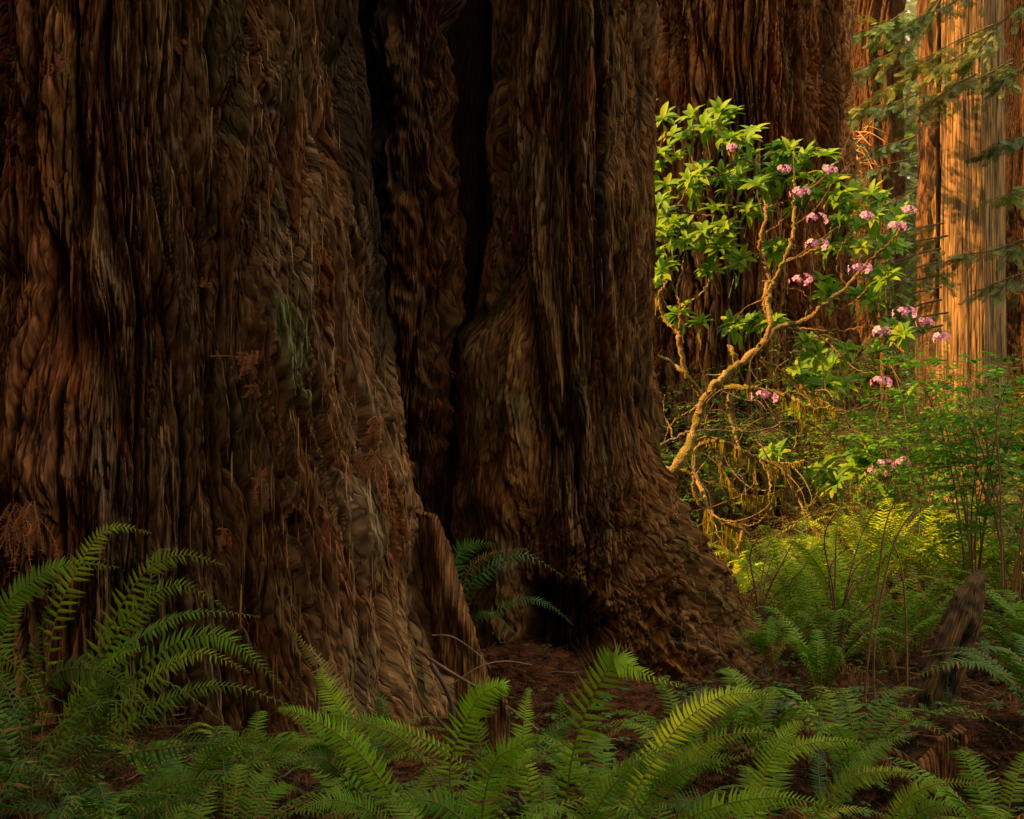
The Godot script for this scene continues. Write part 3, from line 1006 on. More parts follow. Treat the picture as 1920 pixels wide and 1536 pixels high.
func build_rhododendron() -> void:
	var t := thing("rhododendron", "sunlit rhododendron with pink flowers, whorled leaves and mossy golden limbs, behind the spreading foot", "shrub")
	var gold := Color(0.62, 0.42, 0.15)
	var mossy := Color(0.36, 0.29, 0.05)
	var red := Color(0.55, 0.29, 0.11)
	var dim := Color(0.32, 0.21, 0.10)
	var grey := Color(0.34, 0.30, 0.26)
	var green_twig := Color(0.20, 0.18, 0.06)
	var m0 := limb(t, "limb", [[1175, 945], [1215, 915], [1255, 885], [1287, 848], [1305, 800], [1320, 752], [1347, 714], [1385, 682], [1425, 650], [1444, 612], [1440, 565], [1450, 528], [1470, 490], [1487, 440], [1488, 390], [1490, 345]], 0.044, 0.009, Color(0.60, 0.41, 0.16), mossy, -0.35, -0.15)
	limb(t, "branch", [[1442, 600], [1433, 560], [1441, 525], [1426, 478], [1428, 440], [1437, 392], [1427, 365], [1418, 320], [1418, 290]], 0.018, 0.006, red, gold, 0.0, 0.25)
	limb(t, "branch", [[1425, 650], [1462, 614], [1505, 603], [1545, 573], [1592, 532], [1632, 487], [1668, 455], [1690, 425]], 0.025, 0.007, Color(0.50, 0.32, 0.12), dim, -0.2, -0.2)
	limb(t, "branch", [[1385, 682], [1376, 668], [1373, 655], [1366, 648]], 0.020, 0.008, gold, mossy)
	var m1 := limb(t, "branch", [[1360, 728], [1400, 727], [1430, 732], [1473, 740], [1500, 755], [1530, 766], [1560, 763]], 0.018, 0.006, gold, mossy, 0.0, -0.3)
	var m2 := limb(t, "branch", [[1425, 672], [1478, 703], [1527, 742], [1565, 765]], 0.012, 0.004, gold, mossy, 0.2, 0.1)
	var m3 := limb(t, "branch", [[1300, 848], [1315, 833], [1350, 826], [1388, 843], [1427, 861], [1473, 870], [1508, 862]], 0.016, 0.006, mossy, gold, 0.0, -0.35)
	var m4 := limb(t, "branch", [[1262, 880], [1299, 890], [1312, 910], [1330, 957], [1352, 980], [1392, 990], [1380, 1030]], 0.018, 0.006, gold, mossy, 0.0, -0.5)
	limb(t, "branch", [[1299, 890], [1302, 925], [1318, 955], [1350, 972], [1400, 986], [1425, 978], [1438, 963]], 0.010, 0.003, red, gold, -0.2, -0.5)
	limb(t, "branch", [[1369, 731], [1366, 770], [1380, 820], [1390, 860], [1410, 888], [1420, 910]], 0.013, 0.004, gold, mossy, 0.05, -0.3)
	limb(t, "branch", [[1232, 667], [1260, 682], [1285, 702], [1305, 728], [1319, 746]], 0.010, 0.018, gold, mossy, -0.15, 0.0)
	limb(t, "branch", [[1290, 708], [1273, 650], [1270, 624], [1246, 597], [1235, 560], [1246, 535], [1262, 505], [1278, 470]], 0.015, 0.004, gold, red, 0.0, 0.2)
	limb(t, "branch", [[1271, 626], [1276, 578], [1268, 545], [1280, 500], [1283, 462]], 0.009, 0.004, red, gold, 0.0, 0.2)
	limb(t, "branch", [[1276, 578], [1300, 562], [1320, 543], [1334, 520]], 0.007, 0.004, red, gold, 0.0, 0.1)
	limb(t, "branch", [[1427, 862], [1444, 900], [1443, 930], [1450, 962], [1472, 981], [1500, 975], [1530, 955]], 0.009, 0.003, gold, mossy, -0.3, -0.3)
	limb(t, "branch", [[1462, 868], [1480, 905], [1498, 938], [1510, 957], [1525, 938], [1540, 905]], 0.009, 0.003, gold, mossy, -0.3, -0.3)
	var m5 := limb(t, "branch", [[1510, 957], [1530, 985], [1570, 1010], [1600, 1040]], 0.007, 0.003, mossy, dim, -0.3, -0.3)
	limb(t, "branch", [[1318, 752], [1308, 770], [1313, 795], [1335, 797]], 0.006, 0.003, grey, gold, -0.15, -0.15)
	limb(t, "branch", [[1288, 835], [1301, 852], [1302, 885]], 0.008, 0.004, grey, gold, -0.15, -0.15)
	limb(t, "dead_branch", [[1238, 835], [1275, 818], [1310, 808], [1427, 808], [1480, 790], [1527, 799], [1552, 817], [1588, 831], [1642, 822]], 0.009, 0.004, grey, dim, 0.3, 0.2)
	limb(t, "dead_branch", [[1262, 394], [1300, 402], [1345, 408], [1385, 438], [1425, 466]], 0.009, 0.005, grey, dim, 0.4, 0.3)
	limb(t, "dead_branch", [[1500, 610], [1470, 655], [1440, 690], [1400, 690]], 0.006, 0.003, dim, grey, 0.3, 0.3)
	limb(t, "branch", [[1552, 817], [1568, 800], [1578, 778], [1592, 770], [1610, 758]], 0.007, 0.003, gold, mossy, 0.2, 0.2)
	limb(t, "branch", [[1465, 870], [1490, 835], [1497, 780]], 0.006, 0.003, red, gold, -0.2, -0.1)
	limb(t, "branch", [[1485, 845], [1510, 835], [1527, 813]], 0.005, 0.003, red, gold, -0.2, -0.1)
	limb(t, "branch", [[1470, 490], [1510, 476], [1550, 450], [1560, 420]], 0.009, 0.004, red, gold, 0.0, -0.2)
	limb(t, "branch", [[1437, 392], [1450, 385], [1470, 380], [1490, 365]], 0.007, 0.004, gold, red, 0.2, 0.1)
	limb(t, "branch", [[1428, 440], [1450, 428], [1475, 405]], 0.006, 0.003, red, gold, 0.1, 0.3)
	limb(t, "branch", [[1592, 532], [1625, 505], [1650, 495], [1672, 485]], 0.007, 0.004, dim, red, -0.1, -0.3)
	limb(t, "branch", [[1545, 573], [1580, 578], [1610, 560], [1625, 540]], 0.007, 0.004, dim, red, -0.1, -0.3)
	limb(t, "branch", [[1462, 614], [1520, 618], [1580, 620], [1640, 612], [1690, 620]], 0.010, 0.004, dim, red, 0.1, -0.3)
	limb(t, "branch", [[1520, 618], [1560, 650], [1600, 690], [1640, 700]], 0.008, 0.003, dim, red, 0.1, -0.3)
	limb(t, "branch", [[1470, 690], [1490, 725], [1540, 765], [1600, 770], [1650, 745]], 0.007, 0.003, dim, red, 0.1, 0.0)
	limb(t, "branch", [[1300, 320], [1297, 280], [1300, 240]], 0.007, 0.004, dim, red, 0.3, 0.3)
	limb(t, "branch", [[1262, 394], [1290, 355], [1300, 320]], 0.007, 0.006, dim, red, 0.4, 0.3)
	limb(t, "branch", [[1418, 310], [1380, 300], [1340, 330], [1300, 320]], 0.007, 0.004, dim, red, 0.3, 0.3)
	limb(t, "branch", [[1540, 880], [1515, 905], [1470, 915]], 0.005, 0.003, dim, red, -0.2, -0.1)
	limb(t, "branch", [[1305, 800], [1345, 790], [1380, 800], [1420, 830], [1440, 850]], 0.008, 0.003, gold, mossy, -0.1, -0.3)
	limb(t, "branch", [[1330, 957], [1345, 1000], [1362, 1030], [1385, 1050]], 0.008, 0.003, mossy, gold, -0.4, -0.6)
	limb(t, "branch", [[1320, 752], [1290, 775], [1262, 790], [1240, 838]], 0.007, 0.003, red, gold, -0.1, -0.1)
	limb(t, "branch", [[1262, 820], [1245, 770], [1247, 740]], 0.006, 0.003, red, gold, -0.2, -0.2)
	limb(t, "branch", [[1590, 540], [1570, 500], [1580, 460], [1600, 440]], 0.006, 0.003, dim, red, -0.1, -0.2)
	limb(t, "branch", [[1505, 603], [1520, 570], [1500, 545], [1480, 540]], 0.006, 0.003, red, gold, 0.0, -0.2)
	limb(t, "branch", [[1640, 612], [1670, 640], [1700, 660], [1720, 650]], 0.006, 0.003, dim, red, -0.2, -0.3)
	var m6 := limb(t, "branch", [[1345, 850], [1360, 890], [1385, 925], [1430, 930], [1470, 920]], 0.010, 0.004, mossy, dim, 0.1, 0.0)
	for line in [m0, m0, m1, m2, m3, m4, m5, m6]:
		for i in 7:
			var q: Vector3 = line[rng.randi_range(line.size() / 6, line.size() - 2)]
			var d := Vector3(rr(-0.5, 1.0), rr(-0.7, 0.8), rr(-0.6, 0.5)).normalized()
			var l := rr(0.2, 0.75)
			var w1 := Vector3(rr(-1, 1), rr(-1, 1), rr(-1, 1)) * l * 0.16
			var w2 := Vector3(rr(-1, 1), rr(-1, 1), rr(-1, 1)) * l * 0.16
			var tw := MB.new()
			tube(tw, spline([q, q + d * l * 0.35 + w1, q + d * l * 0.7 + w1 + w2, q + d * l + w2], 4), 0.0065, 0.002, 5, red if i % 2 else gold, 0.4, grey if i % 3 == 0 else dim)
			part("twig", tw.mesh(), mats.limb, t)
	part("moss_tufts", hanging_moss(m0.slice(0, 90), 0.05, 1500), mats.moss, t)
	part("hanging_moss", hanging_moss(m6, 0.17, 500), mats.moss, t)
	part("hanging_moss", hanging_moss(m3, 0.19, 1500), mats.moss, t)
	part("hanging_moss", hanging_moss(m4.slice(24), 0.36, 2000), mats.moss, t)
	part("hanging_moss", hanging_moss(m1, 0.16, 900), mats.moss, t)
	part("hanging_moss", hanging_moss(m2, 0.14, 500), mats.moss, t)
	part("hanging_moss", hanging_moss(m5, 0.16, 400), mats.moss, t)

	# leaf whorls: pixels of the photograph
	var whorls := [
		[1217, 205], [1242, 225], [1297, 221], [1350, 212], [1320, 238], [1330, 248], [1370, 262], [1400, 262], [1411, 252], [1237, 290], [1230, 320], [1250, 348], [1311, 328], [1307, 347], [1357, 340], [1411, 293],
		[1396, 316], [1450, 316], [1480, 286], [1515, 290], [1550, 294], [1507, 309], [1550, 328], [1565, 343], [1238, 382], [1245, 405], [1403, 393], [1365, 358], [1515, 363], [1596, 364], [1635, 366], [1654, 378],
		[1611, 424], [1580, 416], [1685, 408], [1662, 462], [1288, 428], [1257, 436], [1319, 436], [1361, 440], [1284, 455], [1307, 470], [1346, 466], [1388, 490], [1450, 470], [1550, 468], [1588, 466], [1615, 464],
		[1681, 468], [1326, 505], [1234, 478], [1232, 540], [1240, 508], [1542, 528], [1623, 552], [1642, 516], [1662, 518], [1272, 591], [1315, 608], [1380, 619], [1411, 604], [1450, 604], [1330, 512], [1554, 554],
		[1624, 560], [1511, 642], [1589, 658], [1670, 612], [1692, 628], [1624, 708], [1585, 724], [1500, 770], [1546, 880], [1603, 878], [1570, 908], [1700, 908], [1615, 846], [1458, 854], [1496, 694], [1550, 724],
		[1704, 748], [1260, 255], [1285, 262], [1226, 430], [1270, 300], [1480, 330], [1440, 345], [1340, 395], [1420, 350], [1580, 384], [1500, 390], [1535, 370], [1640, 410], [1560, 690], [1530, 665], [1645, 660]]
	for i in 46:
		var w: Array = whorls[rng.randi_range(0, 90)]
		whorls.append([w[0] + rr(-28, 28), w[1] + rr(-14, 22)])
	var greens := [Color(0.20, 0.36, 0.014), Color(0.17, 0.32, 0.018), Color(0.26, 0.39, 0.014), Color(0.12, 0.26, 0.028), Color(0.34, 0.41, 0.014)]
	var kinds := []
	for g in greens:
		kinds.append(leaf_mesh(0.165, 0.056, 0.25, g))
		kinds.append(leaf_mesh(0.150, 0.052, 0.05, g))
	var yellow := leaf_mesh(0.145, 0.046, 0.35, Color(0.42, 0.33, 0.02), Color(0.45, 0.16, 0.02))
	var rest := []
	var rest_c := []
	var plain_leaf := leaf_mesh(0.155, 0.053, 0.2, Color(1, 1, 1))
	var singles := 0
	for i in whorls.size():
		var at := px(whorls[i][0], whorls[i][1], RD + rr(-0.05, 0.6))
		var n := rng.randi_range(11, 15)
		var lean := Vector3(rr(-0.55, 0.15), 0.85, rr(0.15, 0.75)).normalized()
		var face := Basis(Quaternion(Vector3.UP, lean))
		var sz := rr(0.85, 1.2)
		var stem := MB.new()
		tube(stem, [at - lean * 0.20 + Vector3(rr(-0.05, 0.05), -0.05, rr(-0.05, 0.05)), at - lean * 0.08, at + lean * 0.01], 0.004, 0.003, 4, green_twig)
		part("twig", stem.mesh(), mats.twig, t)
		for k in n:
			var up := rr(-0.05, 0.40) if k % 3 else rr(0.35, 0.85)
			var b := face * Basis(Vector3.UP, TAU * k * 0.382 + rr(-0.25, 0.25)) * Basis(Vector3.RIGHT, -up) * Basis(Vector3.BACK, rr(-0.3, 0.3))
			var s := sz * rr(0.78, 1.1)
			var x := Transform3D(b.scaled(Vector3(s, s, s)), at)
			if singles < 285 and k % 3 == 0 or singles < 285 and i % 4 == 0:
				part("leaf", kinds[rng.randi_range(0, kinds.size() - 1)], mats.leaf, t).transform = x
				singles += 1
			else:
				rest.append(x)
				rest_c.append(greens[rng.randi_range(0, 4)] * rr(0.8, 1.15))
		# old leaves that hang below
		for k in rng.randi_range(0, 2):
			var b := Basis(Vector3.UP, rr(0, TAU)) * Basis(Vector3.RIGHT, rr(0.8, 1.35))
			if rng.randf() < 0.30 and singles < 298:
				part("leaf", yellow, mats.leaf, t).transform = Transform3D(b, at - lean * 0.04)
				singles += 1
			else:
				rest.append(Transform3D(b, at - lean * 0.03))
				rest_c.append(greens[rng.randi_range(0, 3)] * rr(0.75, 1.1))
	scatter("leaves", plain_leaf, mats.leaf, rest, rest_c, t)

	# flower trusses
	var pinks := [petal_flower(Color(0.66, 0.36, 0.66)), petal_flower(Color(0.78, 0.52, 0.74)), petal_flower(Color(0.58, 0.30, 0.60))]
	var blooms := [[1502, 362, 1.0], [1530, 411, 1.1], [1530, 460, 1.1], [1626, 406, 0.6], [1680, 426, 0.9], [1612, 505, 1.1], [1500, 527, 1.1], [1700, 588, 1.2], [1736, 605, 1.0], [1655, 624, 0.8], [1766, 634, 0.8],
		[1655, 718, 1.15], [1435, 744, 1.1], [1660, 872, 1.0], [1643, 887, 0.9], [1555, 318, 0.6], [1470, 318, 0.6], [1692, 866, 0.5], [1372, 277, 0.4], [1705, 395, 0.6]]
	for b in blooms:
		var tr := Node3D.new()
		tr.name = "flower_truss"
		t.add_child(tr, true)
		tr.position = px(b[0], b[1], RD - 0.45)
		var n := int(2.5 + 3.2 * b[2])
		for k in n:
			var y := 1.0 - 1.35 * (k + 0.5) / n
			var r := sqrt(maxf(0.0, 1.0 - y * y))
			var a := k * 2.4
			var dir := Vector3(r * cos(a), y, r * sin(a))
			var fl := part("flower", pinks[rng.randi_range(0, 2)], mats.petal, tr)
			fl.transform = Transform3D(Basis(Quaternion(Vector3.UP, dir)) * Basis(Vector3.UP, rr(0, TAU)) * Basis.from_scale(Vector3.ONE * rr(0.55, 0.92)), dir * Vector3(0.080, 0.030, 0.05) * 1.05 * b[2] * rr(0.6, 1.25))

# ---------------------------------------------------------------- ferns
# A sword fern frond: a rachis along the points, with narrow folded leaflets on both sides.
func frond(mb: MB, pts: Array, width: float, many: int, col: Color, roll := 0.0, dead := 0.0, face := Vector3.UP) -> void:
	var pairs := int(many * 0.86)
	var stalk := Color(0.20, 0.125, 0.035).lerp(Color(0.16, 0.17, 0.04), rng.randf() * 0.6)
	var fine := spline(pts, 6)
	var len_ := 0.0
	for i in fine.size() - 1:
		len_ += fine[i].distance_to(fine[i + 1])
	tube(mb, fine, 0.0032, 0.0008, 4, stalk)
	var n := fine.size() - 1
	var gap := len_ * 0.86 / pairs
	var tilt := rr(-0.2, 0.2)
	var brown := rr(0.02, 0.14) if rng.randf() < 0.3 else 0.0
	col *= Color(rr(0.85, 1.25), rr(0.9, 1.1), rr(0.8, 1.4))
	for i in pairs:
		var t := 0.13 + 0.865 * float(i) / pairs
		for s in [-1.0, 1.0]:
			var tt := clampf(t + 0.3 * gap / len_ * s, 0.0, 0.999)
			var k := int(tt * n)
			var p: Vector3 = fine[k].lerp(fine[k + 1], tt * n - k)
			var tan_: Vector3 = (fine[mini(k + 2, n)] - fine[maxi(k - 1, 0)]).normalized()
			var side := tan_.cross(face)
			if side.length_squared() < 0.02:
				side = Vector3.RIGHT
			side = side.normalized().rotated(tan_, roll + tilt)
			var nor := side.cross(tan_)
			var l := width * minf(1.0, 0.45 + (t - 0.1) * 2.6) * pow(minf(1.0, (1.0 - t) / 0.55), 0.85) * rr(0.78, 1.12) + 0.004
			if rng.randf() < 0.03 + dead * 0.25:
				continue
			var w := minf(gap * 0.80, l * 0.22)
			var ang := 0.14 + 0.45 * t + rr(-0.12, 0.12)
			var droop := rr(0.02, 0.22) + dead * rr(0.2, 1.2)
			var dir: Vector3 = (side * s * cos(ang) + tan_ * sin(ang) - nor * droop).normalized()
			var tw := rr(-0.3, 0.3) + dead * rr(-1.2, 1.2)
			var wd := tan_.rotated(dir, tw)
			var up := wd.cross(dir).normalized() * (1.0 if s > 0 else -1.0)
			var c := col * rr(0.82, 1.16)
			if dead > 0.0:
				c = c.lerp(Color(0.22, 0.085, 0.03), clampf(dead + rr(-0.4, 0.4), 0, 1))
			elif t > 1.0 - brown or rng.randf() < 0.015:
				c = Color(0.25, 0.15, 0.04)
			var mid := p + dir * l * 0.42
			var tip := p + dir * l + tan_ * l * 0.10 - Vector3(0, l * (0.06 + 0.3 * dead), 0)
			var i0 := mb.add(p - wd * w * 0.42, c)
			mb.add(p - up * w * 0.12, c * 0.9)
			mb.add(p + wd * w * 0.55, c)
			mb.add(mid - wd * w * 0.5, c)
			mb.add(mid - up * w * 0.22, c * 0.95)
			mb.add(mid + wd * w * 0.46, c)
			mb.add(tip, c)
			mb.quad(i0, i0 + 3, i0 + 4, i0 + 1)
			mb.quad(i0 + 1, i0 + 4, i0 + 5, i0 + 2)
			mb.tri(i0 + 3, i0 + 6, i0 + 4)
			mb.tri(i0 + 4, i0 + 6, i0 + 5)

func frond_part(parent: Node3D, pts: Array, width: float, pairs: int, col: Color, roll := 0.0, dead := 0.0, face := Vector3.UP) -> void:
	var mb := MB.new()
	var o := parent.position
	var local := []
	for p in pts:
		local.append(p - o)
	frond(mb, local, width, pairs, col, roll, dead, face)
	part("frond", mb.mesh(), mats.fern, parent)

# fronds given by pixels of the photograph: a list of points and the depths of the first and the last
func drawn(parent: Node3D, list: Array, d0: float, d1: float, width: float, pairs: int, col: Color, roll := 0.0, dead := 0.0) -> void:
	var pts := []
	for i in list.size():
		pts.append(px(list[i][0], list[i][1], lerpf(d0, d1, float(i) / (list.size() - 1))))
	frond_part(parent, pts, width * 0.80, pairs, col, roll + rr(-0.25, 0.25), dead, Vector3(0.1, 0.62, 0.78))

# the rest of a plant: arching fronds all round its crown
func rosette(parent: Node3D, n: int, reach: float, rise: float, width: float, pairs: int, col: Color, from := 0.0, to := TAU) -> void:
	for i in n:
		var a := lerpf(from, to, (i + rr(0.1, 0.9)) / n)
		var r := reach * rr(0.7, 1.15)
		var h := rise * rr(0.65, 1.2)
		var out := Vector3(sin(a), 0, cos(a))
		var bend := out.cross(Vector3.UP) * r * rr(-0.18, 0.18)
		var o := parent.position + out * 0.03
		var pts := [o, o + out * r * 0.22 + Vector3(0, h * 0.62, 0), o + out * r * 0.58 + Vector3(0, h * 0.98, 0) + bend * 0.5, o + out * r + Vector3(0, h * rr(0.62, 0.92), 0) + bend]
		frond_part(parent, pts, width * rr(0.8, 1.1), pairs, col * rr(0.75, 1.25), rr(-0.25, 0.25), 0.0)

func skirt(parent: Node3D, n: int, reach: float) -> void:
	# last year's fronds, brown and fallen round the crown
	for i in n:
		var a := rr(0, TAU)
		var r := reach * rr(0.7, 1.1)
		var out := Vector3(sin(a), 0, cos(a))
		var o := parent.position
		var pts := [o, o + out * r * 0.3 + Vector3(0, 0.16, 0), o + out * r * 0.7 + Vector3(0, 0.08, 0), o + out * r + Vector3(0, -0.02, 0)]
		frond_part(parent, pts, 0.05, 34, Color(0.16, 0.085, 0.035), rr(-0.5, 0.5), rr(0.45, 0.8))

func fern_at(x: float, d: float, label: String) -> Node3D:
	var wx := (x - 960.0) / F * d
	return thing("sword_fern", label, "fern", Vector3(wx, ground_y(wx, -d) + 0.03, -d), "sword ferns on the forest floor")

func build_ferns() -> void:
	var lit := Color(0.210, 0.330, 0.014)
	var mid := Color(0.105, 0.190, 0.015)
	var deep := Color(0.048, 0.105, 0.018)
	# ---- large clump at the lower left
	var t := fern_at(60, 4.75, "large sword fern at the lower left, its fronds arching right across the great trunk")
	drawn(t, [[70, 1500], [95, 1200], [150, 1060], [205, 990], [285, 1000]], 4.8, 5.0, 0.085, 44, lit * 0.8)
	drawn(t, [[80, 1500], [160, 1280], [250, 1100], [330, 1042], [420, 1060]], 4.75, 4.7, 0.085, 46, lit * 0.8)
	drawn(t, [[-90, 1400], [-20, 1180], [60, 1090], [130, 1058], [225, 1064]], 4.6, 4.7, 0.09, 44, mid)
	drawn(t, [[80, 1510], [170, 1280], [250, 1150], [335, 1096], [424, 1142]], 4.6, 4.3, 0.08, 46, lit * 0.8)
	drawn(t, [[90, 1520], [190, 1270], [280, 1185], [370, 1148], [490, 1157]], 4.6, 4.4, 0.08, 48, mid)
	drawn(t, [[90, 1520], [180, 1350], [300, 1225], [400, 1190], [470, 1230], [535, 1292]], 4.5, 4.2, 0.085, 52, mid)
	drawn(t, [[100, 1530], [200, 1370], [290, 1270], [375, 1225], [470, 1262]], 4.4, 4.1, 0.085, 46, lit * 0.8)
	drawn(t, [[100, 1530], [220, 1380], [330, 1305], [440, 1288], [595, 1345]], 4.4, 4.3, 0.06, 52, mid)
	drawn(t, [[60, 1500], [58, 1330], [70, 1200], [108, 1108]], 4.5, 4.3, 0.07, 40, deep)
	drawn(t, [[60, 1510], [130, 1340], [190, 1250], [275, 1212]], 4.3, 4.0, 0.075, 40, lit * 0.8)
	drawn(t, [[20, 1470], [90, 1280], [170, 1255], [240, 1290], [305, 1362]], 4.2, 3.8, 0.08, 46, deep)
	drawn(t, [[90, 1540], [200, 1430], [330, 1400], [430, 1398], [530, 1432]], 4.2, 4.0, 0.06, 46, deep)
	drawn(t, [[100, 1560], [160, 1440], [195, 1330], [200, 1260]], 4.4, 4.2, 0.075, 40, deep)
	drawn(t, [[-60, 1500], [-20, 1300], [10, 1180], [40, 1120], [110, 1105]], 4.9, 5.1, 0.07, 40, mid)
	drawn(t, [[60, 1510], [220, 1250], [275, 1120], [290, 1040], [320, 1030]], 5.0, 5.3, 0.06, 40, deep)
	drawn(t, [[-100, 1420], [-40, 1240], [0, 1230], [55, 1275], [80, 1330]], 4.3, 3.9, 0.07, 36, mid)
	rosette(t, 8, 0.7, 0.5, 0.075, 40, deep)
	skirt(t, 4, 0.5)
	t = fern_at(230, 4.2, "dark sword fern at the bottom left, under the large arching clump")
	drawn(t, [[160, 1640], [230, 1520], [330, 1470], [420, 1470], [545, 1540]], 4.2, 3.9, 0.065, 46, mid)
	drawn(t, [[160, 1640], [260, 1540], [340, 1500], [440, 1500]], 4.0, 3.8, 0.06, 40, deep)
	rosette(t, 8, 0.55, 0.34, 0.065, 38, deep)
	skirt(t, 4, 0.5)
	t = fern_at(-120, 3.9, "dim sword fern cut by the left border, near the bottom corner")
	rosette(t, 14, 0.75, 0.55, 0.075, 40, deep)
	skirt(t, 4, 0.5)
	drawn(t, [[-140, 1520], [-70, 1330], [0, 1285], [50, 1330]], 3.0, 2.6, 0.06, 30, mid)
	t = fern_at(420, 4.75, "low dim sword fern before the foot of the great trunk")
	rosette(t, 6, 0.45, 0.25, 0.055, 38, deep)
	skirt(t, 4, 0.5)
	drawn(t, [[330, 1500], [430, 1395], [520, 1395], [620, 1440]], 4.7, 4.5, 0.05, 42, mid)
	# ---- upright fern with the curled brown frond
	t = fern_at(720, 4.45, "sword fern with one curled brown frond, at the foot of the great trunk")
	drawn(t, [[760, 1580], [690, 1440], [640, 1340], [608, 1280], [600, 1250]], 4.4, 4.7, 0.085, 42, lit)
	drawn(t, [[850, 1520], [770, 1400], [690, 1358], [620, 1340], [560, 1348]], 4.4, 4.4, 0.07, 46, mid)
	drawn(t, [[780, 1560], [720, 1470], [650, 1390], [570, 1342], [520, 1330]], 4.2, 4.1, 0.08, 48, lit)
	drawn(t, [[910, 1500], [850, 1420], [760, 1372], [700, 1352], [655, 1362]], 4.5, 4.4, 0.05, 42, lit)
	drawn(t, [[700, 1440], [655, 1330], [610, 1262], [572, 1212], [535, 1168]], 4.9, 5.2, 0.075, 40, Color(0.15, 0.14, 0.035), 0.0, 0.22)
	drawn(t, [[720, 1440], [680, 1350], [655, 1290], [640, 1250], [612, 1240]], 4.8, 4.9, 0.045, 26, Color(0.22, 0.09, 0.035), 0.3, 0.85)
	drawn(t, [[720, 1500], [700, 1400], [720, 1330], [700, 1290]], 4.7, 4.9, 0.07, 40, deep)
	drawn(t, [[740, 1560], [640, 1450], [590, 1420], [500, 1440]], 4.3, 4.0, 0.07, 42, deep)
	drawn(t, [[760, 1580], [690, 1520], [620, 1500], [560, 1520]], 4.1, 3.8, 0.07, 42, mid)
	rosette(t, 6, 0.5, 0.3, 0.065, 40, mid)
	skirt(t, 4, 0.5)
	# ---- the bright fern at the bottom centre
	t = fern_at(1040, 4.2, "bright sword fern at the bottom centre, its tallest frond bent over at the top")
	drawn(t, [[1055, 1640], [1062, 1500], [1085, 1370], [1142, 1252], [1165, 1240], [1205, 1262], [1290, 1288]], 4.3, 4.2, 0.105, 56, lit)
	drawn(t, [[1020, 1640], [995, 1490], [980, 1400], [985, 1330], [992, 1288]], 4.2, 4.5, 0.07, 46, lit)
	drawn(t, [[850, 1570], [845, 1430], [880, 1340], [905, 1302], [942, 1284], [948, 1300]], 4.3, 4.3, 0.095, 44, lit * 1.15)
	drawn(t, [[905, 1640], [905, 1520], [928, 1430], [970, 1400], [1000, 1380]], 4.0, 3.9, 0.09, 40, lit)
	drawn(t, [[910, 1500], [900, 1400], [880, 1330], [882, 1300]], 4.5, 4.6, 0.06, 36, mid)
	drawn(t, [[930, 1480], [1000, 1400], [1060, 1360], [1090, 1340]], 4.8, 4.9, 0.055, 38, deep)
	drawn(t, [[860, 1620], [930, 1500], [1000, 1420], [1110, 1380]], 4.1, 4.2, 0.06, 44, mid)
	drawn(t, [[1060, 1640], [1130, 1500], [1210, 1420], [1300, 1400]], 3.9, 3.8, 0.07, 44, mid)
	drawn(t, [[960, 1640], [870, 1540], [800, 1500], [700, 1510]], 3.9, 3.7, 0.08, 44, mid)
	drawn(t, [[1030, 1500], [1050, 1420], [1050, 1330], [1052, 1300]], 5.0, 5.1, 0.05, 36, mid)
	rosette(t, 5, 0.5, 0.32, 0.075, 42, mid)
	skirt(t, 4, 0.5)
	t = fern_at(850, 3.85, "low sword fern along the bottom edge, left of the bright centre fern")
	rosette(t, 8, 0.55, 0.32, 0.07, 42, mid)
	skirt(t, 4, 0.5)
	# ---- lower right
	t = fern_at(1180, 4.0, "sword fern at the lower right of centre, one broad frond pointing right")
	drawn(t, [[1150, 1590], [1200, 1470], [1265, 1370], [1340, 1312], [1400, 1300], [1460, 1308]], 4.1, 4.3, 0.085, 54, lit)
	drawn(t, [[1160, 1600], [1270, 1460], [1330, 1390], [1420, 1375], [1500, 1400]], 4.2, 4.3, 0.055, 46, mid)
	drawn(t, [[1240, 1440], [1270, 1360], [1310, 1310], [1325, 1285]], 4.6, 4.8, 0.07, 36, Color(0.07, 0.14, 0.06))
	drawn(t, [[1190, 1600], [1300, 1530], [1400, 1500], [1500, 1500], [1610, 1535]], 3.9, 3.8, 0.06, 52, lit)
	drawn(t, [[1150, 1600], [1230, 1480], [1310, 1430], [1400, 1420]], 3.9, 3.8, 0.06, 44, mid)
	rosette(t, 6, 0.5, 0.3, 0.07, 42, mid)
	skirt(t, 4, 0.5)
	t = fern_at(1440, 4.3, "sword fern at the lower right with a bright feathery upright frond")
	drawn(t, [[1410, 1590], [1420, 1500], [1445, 1420], [1480, 1370], [1505, 1352]], 4.2, 4.4, 0.085, 40, lit)
	drawn(t, [[1390, 1560], [1440, 1440], [1500, 1400], [1570, 1390], [1642, 1398]], 4.3, 4.4, 0.055, 46, lit)
	drawn(t, [[1480, 1590], [1560, 1490], [1620, 1450], [1700, 1450]], 4.0, 4.1, 0.06, 42, mid)
	drawn(t, [[1540, 1510], [1534, 1420], [1540, 1330]], 4.8, 5.0, 0.05, 42, Color(0.07, 0.15, 0.055))
	drawn(t, [[1570, 1480], [1572, 1380], [1576, 1296]], 5.1, 5.3, 0.05, 42, Color(0.07, 0.15, 0.055))
	drawn(t, [[1560, 1540], [1600, 1450], [1650, 1400], [1722, 1376]], 4.5, 4.7, 0.06, 46, mid)
	drawn(t, [[1500, 1560], [1590, 1470], [1660, 1448], [1720, 1450]], 4.2, 4.3, 0.045, 44, lit)
	drawn(t, [[1400, 1600], [1330, 1520], [1270, 1500], [1200, 1520]], 4.0, 3.8, 0.07, 42, deep)
	rosette(t, 6, 0.5, 0.28, 0.065, 42, mid)
	skirt(t, 4, 0.5)
	t = fern_at(1690, 4.1, "dark sword fern at the bottom right corner")
